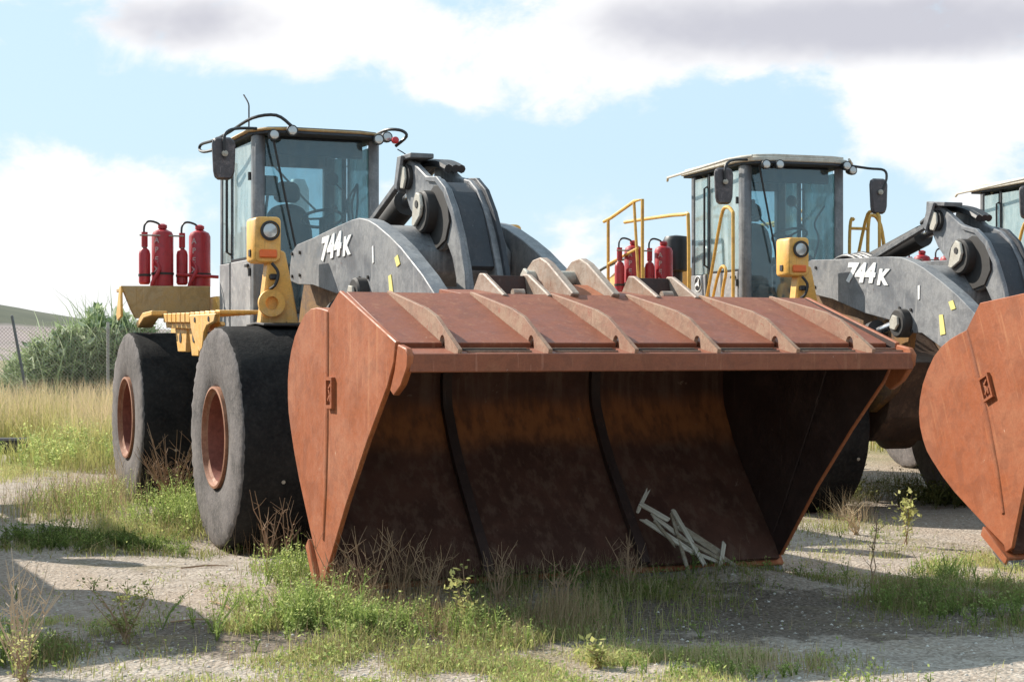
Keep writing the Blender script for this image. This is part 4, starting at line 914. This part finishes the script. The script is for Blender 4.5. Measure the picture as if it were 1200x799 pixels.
# right hand patches, tints lowered to paint in the shadow
patch_w(1130, 712, 72, .75, 230, .20, (.25, .6), ls=.024); patch_g(1130, 712, 85, .9, 6200, .12, (.2, .6)); patch_g(1060, 700, 60, .5, 1500, .12, (.2, .7))
patch_w(1110, 678, 32, .4, 60, .22, (.4, .85), ls=.022); patch_g(1120, 672, 130, 1.3, 3600, .08, (.45, 1), thr=.02); patch_g(1185, 690, 60, .8, 2200, .10, (.3, .9))
patch_g(1040, 655, 50, .8, 900, .08, (.45, 1), thr=0); patch_g(985, 620, 60, 1.2, 800, .14, (.3, .8)); patch_g(930, 695, 60, .5, 900, .07, (.2, .7), thr=.05)
patch_g(1100, 575, 160, 1.8, 2600, .22, (0, .35)); patch_g(1180, 660, 40, .5, 900, .10, (.4, 1)); patch_d(1000, 610, 24, .3, 260, .33, (.4, 1), lean=.6)
# left: yellow green bush line by the tyres, ivy row in the shade, fringe on the track
patch_w(205, 618, 40, .9, 170, .50, (.6, 1), ls=.032, nl=10); patch_g(190, 622, 75, 1.1, 3800, .22, (.45, 1)); patch_w(110, 600, 50, 1.5, 90, .5, (.6, 1), ls=.028); patch_g(120, 590, 70, 2.2, 2600, .30, (.5, 1)); patch_d(110, 595, 70, 2., 900, .55, (.3, 1))
patch_w(60, 638, 95, .5, 260, .19, (.05, .4), ls=.034, spread=1.0); patch_w(170, 640, 70, .35, 120, .15, (.2, .6), ls=.028); patch_g(120, 642, 150, .5, 2500, .1, (.1, .6))
patch_d(190, 575, 30, 1.2, 900, .75, (.0, .45), w=.008, lean=.5); patch_d(320, 640, 35, .4, 220, .45, (.0, .4))
patch_g(20, 555, 50, 2.0, 3600, .16, (.6, 1)); patch_g(60, 765, 90, .45, 3200, .10, (.2, .7)); patch_w(20, 775, 26, .25, 50, .3, (.3, .8), ls=.026)
patch_g(270, 700, 200, 1.2, 2000, .05, (.3, .9), thr=.12); patch_g(330, 668, 30, .3, 700, .12, (.5, 1)); patch_g(60, 735, 120, .4, 1600, .05, (.5, 1))
patch_g(820, 690, 350, 1.5, 2600, .05, (.1, .7), thr=.15)
# a loose scatter everywhere else, so that the yard goes on beyond the frame
P = np.stack([rng.uniform(-14, 14, 9000), rng.uniform(3, 21, 9000)], 1); P = P[clump_mask(P, .9, .22, 5)]; g_ch.append(blades(P, .07, .006, .6, (.2, .9)))
P = np.stack([rng.uniform(-14, 14, 2500), rng.uniform(3, 21, 2500)], 1); P = P[clump_mask(P, .9, .26, 5)]; w_ch.extend(stems(P, 4, .12, .9, 6, .022, (.3, .8)))
stuff('low_grass', g_ch, M['weed'], 'short green grass growing in patches over the gravel yard', 'grass')
stuff('leafy_weeds', w_ch, M['leafy'], 'bright green leafy weeds tangled along the front of the bucket and tyres', 'weeds')
stuff('dry_grass', d_ch, M['drygrass'], 'dry straw coloured grass stalks among the green weeds', 'dry grass')

# tall field behind: green underneath, straw seed heads above
def field_pts(n, x0, x1, y0, y1): return np.stack([rng.uniform(x0, x1, n), rng.uniform(y0, y1, n)], 1)
f_ch = []
P = field_pts(42000, -17, -3.2, 21.5, 33); k = P[:, 1] > 22.3+1.3*np.array([mnoise.noise(Vector((float(a)*.5, 0, 0))) for a in P[:, 0]])+np.where(P[:, 0] < -7.1, 5.4, 0); P = P[k]
hs = .28+.75*np.clip((P[:, 1]-22.5)/7, 0, 1)
for lo_, hi_, tn in ((0, .45, (.15, .6)), (.45, .7, (.2, .75)), (.7, 2, (.45, 1))):
    q = P[(hs >= lo_) & (hs < hi_)]
    if len(q): f_ch.append(blades(q, (lo_+min(hi_, 1.05))/2+.14, .017, .4, tn, 3, tipcol=.5*hi_ if hi_ < 1 else .55))
P = field_pts(9000, -3.2, 22, 26, 36); f_ch.append(blades(P, .7, .02, .35, (.2, .9), 3))
P = field_pts(16000, -40, 40, 36, 60); f_ch.append(blades(P, .75, .035, .4, (.3, 1), 2))
stuff('tall_field_grass', f_ch, M['field'], 'tall straw and green grass filling the field in front of the wire fence', 'tall grass')
# scrub under and behind the second machine
s_ch = []
for px, py, r_, n in ((1095, 590, .5, 900), (975, 585, .5, 500)):
    x, y = gxy(px, py); P = scatter(40, x, y, r_, r_); s_ch.extend(stems(P, 7, .38, 1.2, 10, .03, (0, .35)))
stuff('shaded_scrub', s_ch, M['weed'], 'dark low scrub growing in the shade beneath the second loader', 'scrub')

# pampas style clumps behind the fence
def big_clump(x, y, h, r, n, lab):
    q = rng.normal(size=(n, 2))*.36*r; z = np.abs(rng.normal(0, .22*h, n)); P = np.column_stack([x+q[:, 0], y+q[:, 1], np.clip(z, 0, h*.6)])
    v, f, t_ = blades(P, h*.55, .045, 1.15, (.0, .75), 3)
    q = rng.normal(size=(n*3, 3)); q /= np.linalg.norm(q, axis=1)[:, None]; q *= rng.uniform(.35, 1, (n*3, 1))**.6; LP = np.column_stack([x+q[:, 0]*r*.95, y+q[:, 1]*r*.8, h*.45+q[:, 2]*h*.42*(1+.25*np.sin(q[:, 0]*9+x))]); v2, f2, t2 = leaves(LP, .20, (0, .95), .9)
    f2 = f2+len(v); v = np.concatenate([v, v2]); f = np.concatenate([f, f2]); t_ = np.concatenate([t_, t2])
    t_ = np.clip(t_+rng.normal(0, .05, len(t_))+.12*(v[:, 2]/h-.5), 0, 1)
    o = mesh_np('arching_grass_shrub', v, f, M['shrub'], t_); tag(o, lab, 'shrub', 'arching shrubs behind the wire fence'); return o
for (px, h, r, n, lab) in ((38, 1.75, .75, 2600, 'low grey green arching shrub, leftmost behind the wire fence'), (78, 2.2, 1.0, 3600, 'middle arching shrub behind the wire fence, rounder and darker'),
                        (112, 2.75, .95, 4200, 'tallest arching shrub with spiky crown behind the wire fence'), (145, 2.6, 1.0, 3800, 'arching shrub behind the wire fence, half hidden by the rear tyre')):
    big_clump((px-600)/1960*40, 40+rng.uniform(-.6, .6), h, r, n, lab)

# chain link fence
fy = 33.5; fence = empty('chain_link_fence', (-6, fy, 0)); tag(fence, 'rusty chain link fence across the field behind the tall grass', 'fence')
m, t = new_mat('fence_wire'); t.b.inputs['Base Color'].default_value = (.36, .30, .27, 1); t.b.inputs['Roughness'].default_value = .6; M['wire'] = m
X0, X1, HF, pitch = -24., 24., 2.05, .075
Vw, Fw = [], []
def thin(a, b, r):
    a = np.array(a); b = np.array(b); i = len(Vw)
    for p in (a, b):
        for k_ in range(3): Vw.append((p[0]+r*math.cos(2.09*k_), p[1]+r*math.sin(2.09*k_), p[2]))
    for k_ in range(3): Fw.append((i+k_, i+(k_+1) % 3, i+3+(k_+1) % 3, i+3+k_))
for k in range(int((X1-X0+HF)/pitch)):
    for sg in (1, -1):
        x = X0-HF+k*pitch if sg > 0 else X0+k*pitch
        xa, xb = (x, x+HF) if sg > 0 else (x, x-HF)
        thin((xa+6, .004*sg, .02), (xb+6, .004*sg, HF), .0048)
wm = mesh_np('wire_mesh', Vw, Fw, M['wire'], parent=fence); wm['kind'] = 'stuff'
for k, x in enumerate(np.arange(X0, X1+.1, 3.0)):
    tilt = .0
    MB().tube([(x+6.9, .03, 0), (x+6.9, .03, 2.15)], .03, 10).build('post', plain('galvanised_post', (.42, .40, .38), .5) if k == 0 else bpy.data.materials['galvanised_post'], fence)
lp = empty('leaning_post', (-9.45, 33.0, 0)); lp_ = tag(lp, 'dark leaning post by the fence at the left edge of the shrubs', 'post')
MB().bar((0, 0, 0), (-.16, 0, .9), .06, .06, .01).build('lower_shaft', M['grey'], lp)
MB().bar((-.16, 0, .9), (-.42, 0, 2.28), .05, .05, .01).build('upper_shaft', M['cabgrey'], lp)

# fallen timber in the field edge
x, y = gxy(4, 531)
tb = MB().bar((x-1.1, y, .12), (x+.42, y+.1, .12), .24, .24, .03).build('black_timber', M['dark'])
for v in tb.data.vertices: v.co += Vector((0, 0, 1))*mnoise.noise(v.co*3)*.02
tag(tb, 'black timber baulk lying at the edge of the track on the left', 'timber')

# single plants that stand out
def twig_plant(name, px, py, h, n, lab, cat, spread=.35, branches=4, mat=M['twig'], leafn=0, ls=.02, tint=(.3, .9), r=.004, grp=None):
    x, y = gxy(px, py); z = mound(x, y); root = empty(name, (x, y, z)); tag(root, lab, cat, grp)
    b = MB(); tips = []
    for k in range(n):
        a = rng.uniform(0, 2*PI); ln = rng.uniform(.2, 1)*spread; hh = h*rng.uniform(.6, 1.05)
        p = [Vector((math.cos(a)*ln*hh*f**1.3+rng.normal(0, .012), math.sin(a)*ln*hh*f**1.3+rng.normal(0, .012), hh*f)) for f in (0, .25, .5, .75, 1)]
        b.tube(p, [r*1.4, r*1.2, r, r*.8, r*.4], 4); tips += p[1:]
        for _ in range(branches):
            q = p[rng.integers(1, 4)]; a2 = rng.uniform(0, 2*PI); l2 = hh*rng.uniform(.12, .35)
            e = q+Vector((math.cos(a2)*l2*.7, math.sin(a2)*l2*.7, l2*rng.uniform(.2, .9))); mid = (q+e)/2+Vector(rng.normal(0, .01, 3)); b.tube([q, mid, e], [r*.7, r*.5, r*.3], 4); tips += [mid, e]
    b.build('stems', mat, root)
    if leafn:
        T_ = np.array([tuple(p) for p in tips]); P = np.repeat(T_, leafn, 0)+rng.normal(0, ls*.55, (len(T_)*leafn, 3)); v, f, t_ = leaves(P, ls, tint, .6)
        mesh_np('leaves', v, f, M['weed'], t_, parent=root)
    return root
twig_plant('dry_weed', 312, 668, .62, 5, 'bare brown branching weed standing before the dark front tyre', 'dead weed', .45, 5, r=.005)
twig_plant('dry_weed', 335, 655, .5, 4, 'thin dead stalk close to the bucket side plate', 'dead weed', .3, 4)
twig_plant('leafy_plant', 148, 760, .38, 9, 'sparse small leaved plant alone on the bare ground at left', 'plant', 1.3, 6, leafn=3, ls=.026, tint=(.2, .8), r=.0028)
twig_plant('dry_weed', 20, 790, .62, 16, 'pale dead weed stalks at the lower left edge', 'dead weed', .55, 6, mat=plain('pale_stalk', (.50, .38, .26), .9))
twig_plant('flowering_weed', 28, 812, .30, 7, 'yellow flowering weed at the lower left edge', 'weed', .5, 3, leafn=4, ls=.022, tint=(.7, 1))
twig_plant('seedling', 1062, 640, .45, 2, 'upright leafy seedling in the sun before the second loader', 'seedling', .15, 5, leafn=5, ls=.05, tint=(.6, 1))
twig_plant('seedling', 1024, 690, .52, 2, 'thin dark stalk at the edge of the bucket shadow', 'weed', .12, 4, leafn=2, ls=.02, tint=(.1, .5))
twig_plant('seedling', 700, 782, .12, 5, 'broad leaved seedling in the grass before the bucket', 'seedling', .8, 2, leafn=3, ls=.045, tint=(.6, .95))
twig_plant('seedling', 548, 742, .36, 3, 'pale leaved upright seedling in front of the first bucket bay', 'seedling', .35, 4, leafn=5, ls=.04, tint=(.75, 1))
twig_plant('dry_bush', 200, 604, .85, 30, 'tangled brown dead bush between the two tyres', 'dead bush', .8, 7, r=.005)
k = 0
for px, py, h, lab in ((395, 712, .45, 'dead brown weed at the left toe of the bucket'), (432, 722, .55, 'dead feathery weed right of the bucket toe'), (470, 715, .5, 'bent dead weed below the first bucket rib'), (505, 722, .42, 'dead thin weed under the middle of the first bay'),
                       (585, 720, .45, 'dead weed before the second bay of the bucket'), (655, 725, .42, 'dead pale weed before the middle of the bucket'), (735, 705, .4, 'last thin dead weed before the right bay')):
    twig_plant('dry_weed', px, py, h, 11, lab, 'dead weed', .5, 6, r=.003, grp='dead weeds along the bucket mouth')
twig_plant('dry_tuft', 1003, 626, .32, 14, 'straw coloured dry tuft on the sunny strip beyond the bucket', 'dry tuft', 1.0, 2, mat=plain('straw_stalk', (.55, .42, .26), .9), r=.004)

# pebbles, sticks
ico = [(0, 0, 1), (.9, 0, .1), (.2, .85, .1), (-.7, .5, .1), (-.7, -.5, .1), (.2, -.85, .1), (0, 0, -.8)]; icf = [(0, 1, 2), (0, 2, 3), (0, 3, 4), (0, 4, 5), (0, 5, 1), (6, 2, 1), (6, 3, 2), (6, 4, 3), (6, 5, 4), (6, 1, 5)]
n = 15000; P = np.stack([rng.uniform(-6, 7.5, n), 7.5+13*rng.uniform(0, 1, n)**1.6], 1); z = gz(P); s_ = .005+.012*rng.uniform(0, 1, n)**3; rot = rng.uniform(0, 2*PI, n)
I_ = np.array(ico); V = np.zeros((n, 7, 3)); c_, sn = np.cos(rot), np.sin(rot)
V[:, :, 0] = P[:, :1]+s_[:, None]*(I_[None, :, 0]*c_[:, None]-I_[None, :, 1]*sn[:, None]); V[:, :, 1] = P[:, 1:]+s_[:, None]*(I_[None, :, 0]*sn[:, None]+I_[None, :, 1]*c_[:, None])*.8; V[:, :, 2] = z[:, None]+s_[:, None]*I_[None, :, 2]*.6
m, t = new_mat('pebble'); at = t.new('ShaderNodeAttribute', attribute_name='tint'); t.put(t.b.inputs['Base Color'], t.mix(at.outputs['Fac'], (.22, .19, .16), (.68, .64, .58))); t.b.inputs['Roughness'].default_value = .9
pb = mesh_np('pebbles', V.reshape(-1, 3), (np.arange(n)[:, None, None]*7+np.array(icf)[None]).reshape(-1, 3), m, np.repeat(rng.uniform(0, 1, n), 7)); tag(pb, 'small pale stones strewn over the gravel yard', 'pebbles', kind='stuff')
for px, py, L_, a, lab in ((230, 735, .30, .1, 'short brown stick lying on bare ground left of the weeds'), (262, 716, .55, -1.1, 'long thin curved stick lying near the green weeds'), (240, 665, .35, .3, 'dead brown twig lying before the front tyre')):
    x, y = gxy(px, py); z = mound(x, y)+.008; d = Vector((math.cos(a), math.sin(a), 0))*L_/2
    o = MB().tube([Vector((x, y, z))-d, Vector((x, y+.03, z+.01)), Vector((x, y, z+.004))+d], [.006, .007, .003], 6).build('stick', M['twig']); tag(o, lab, 'stick')
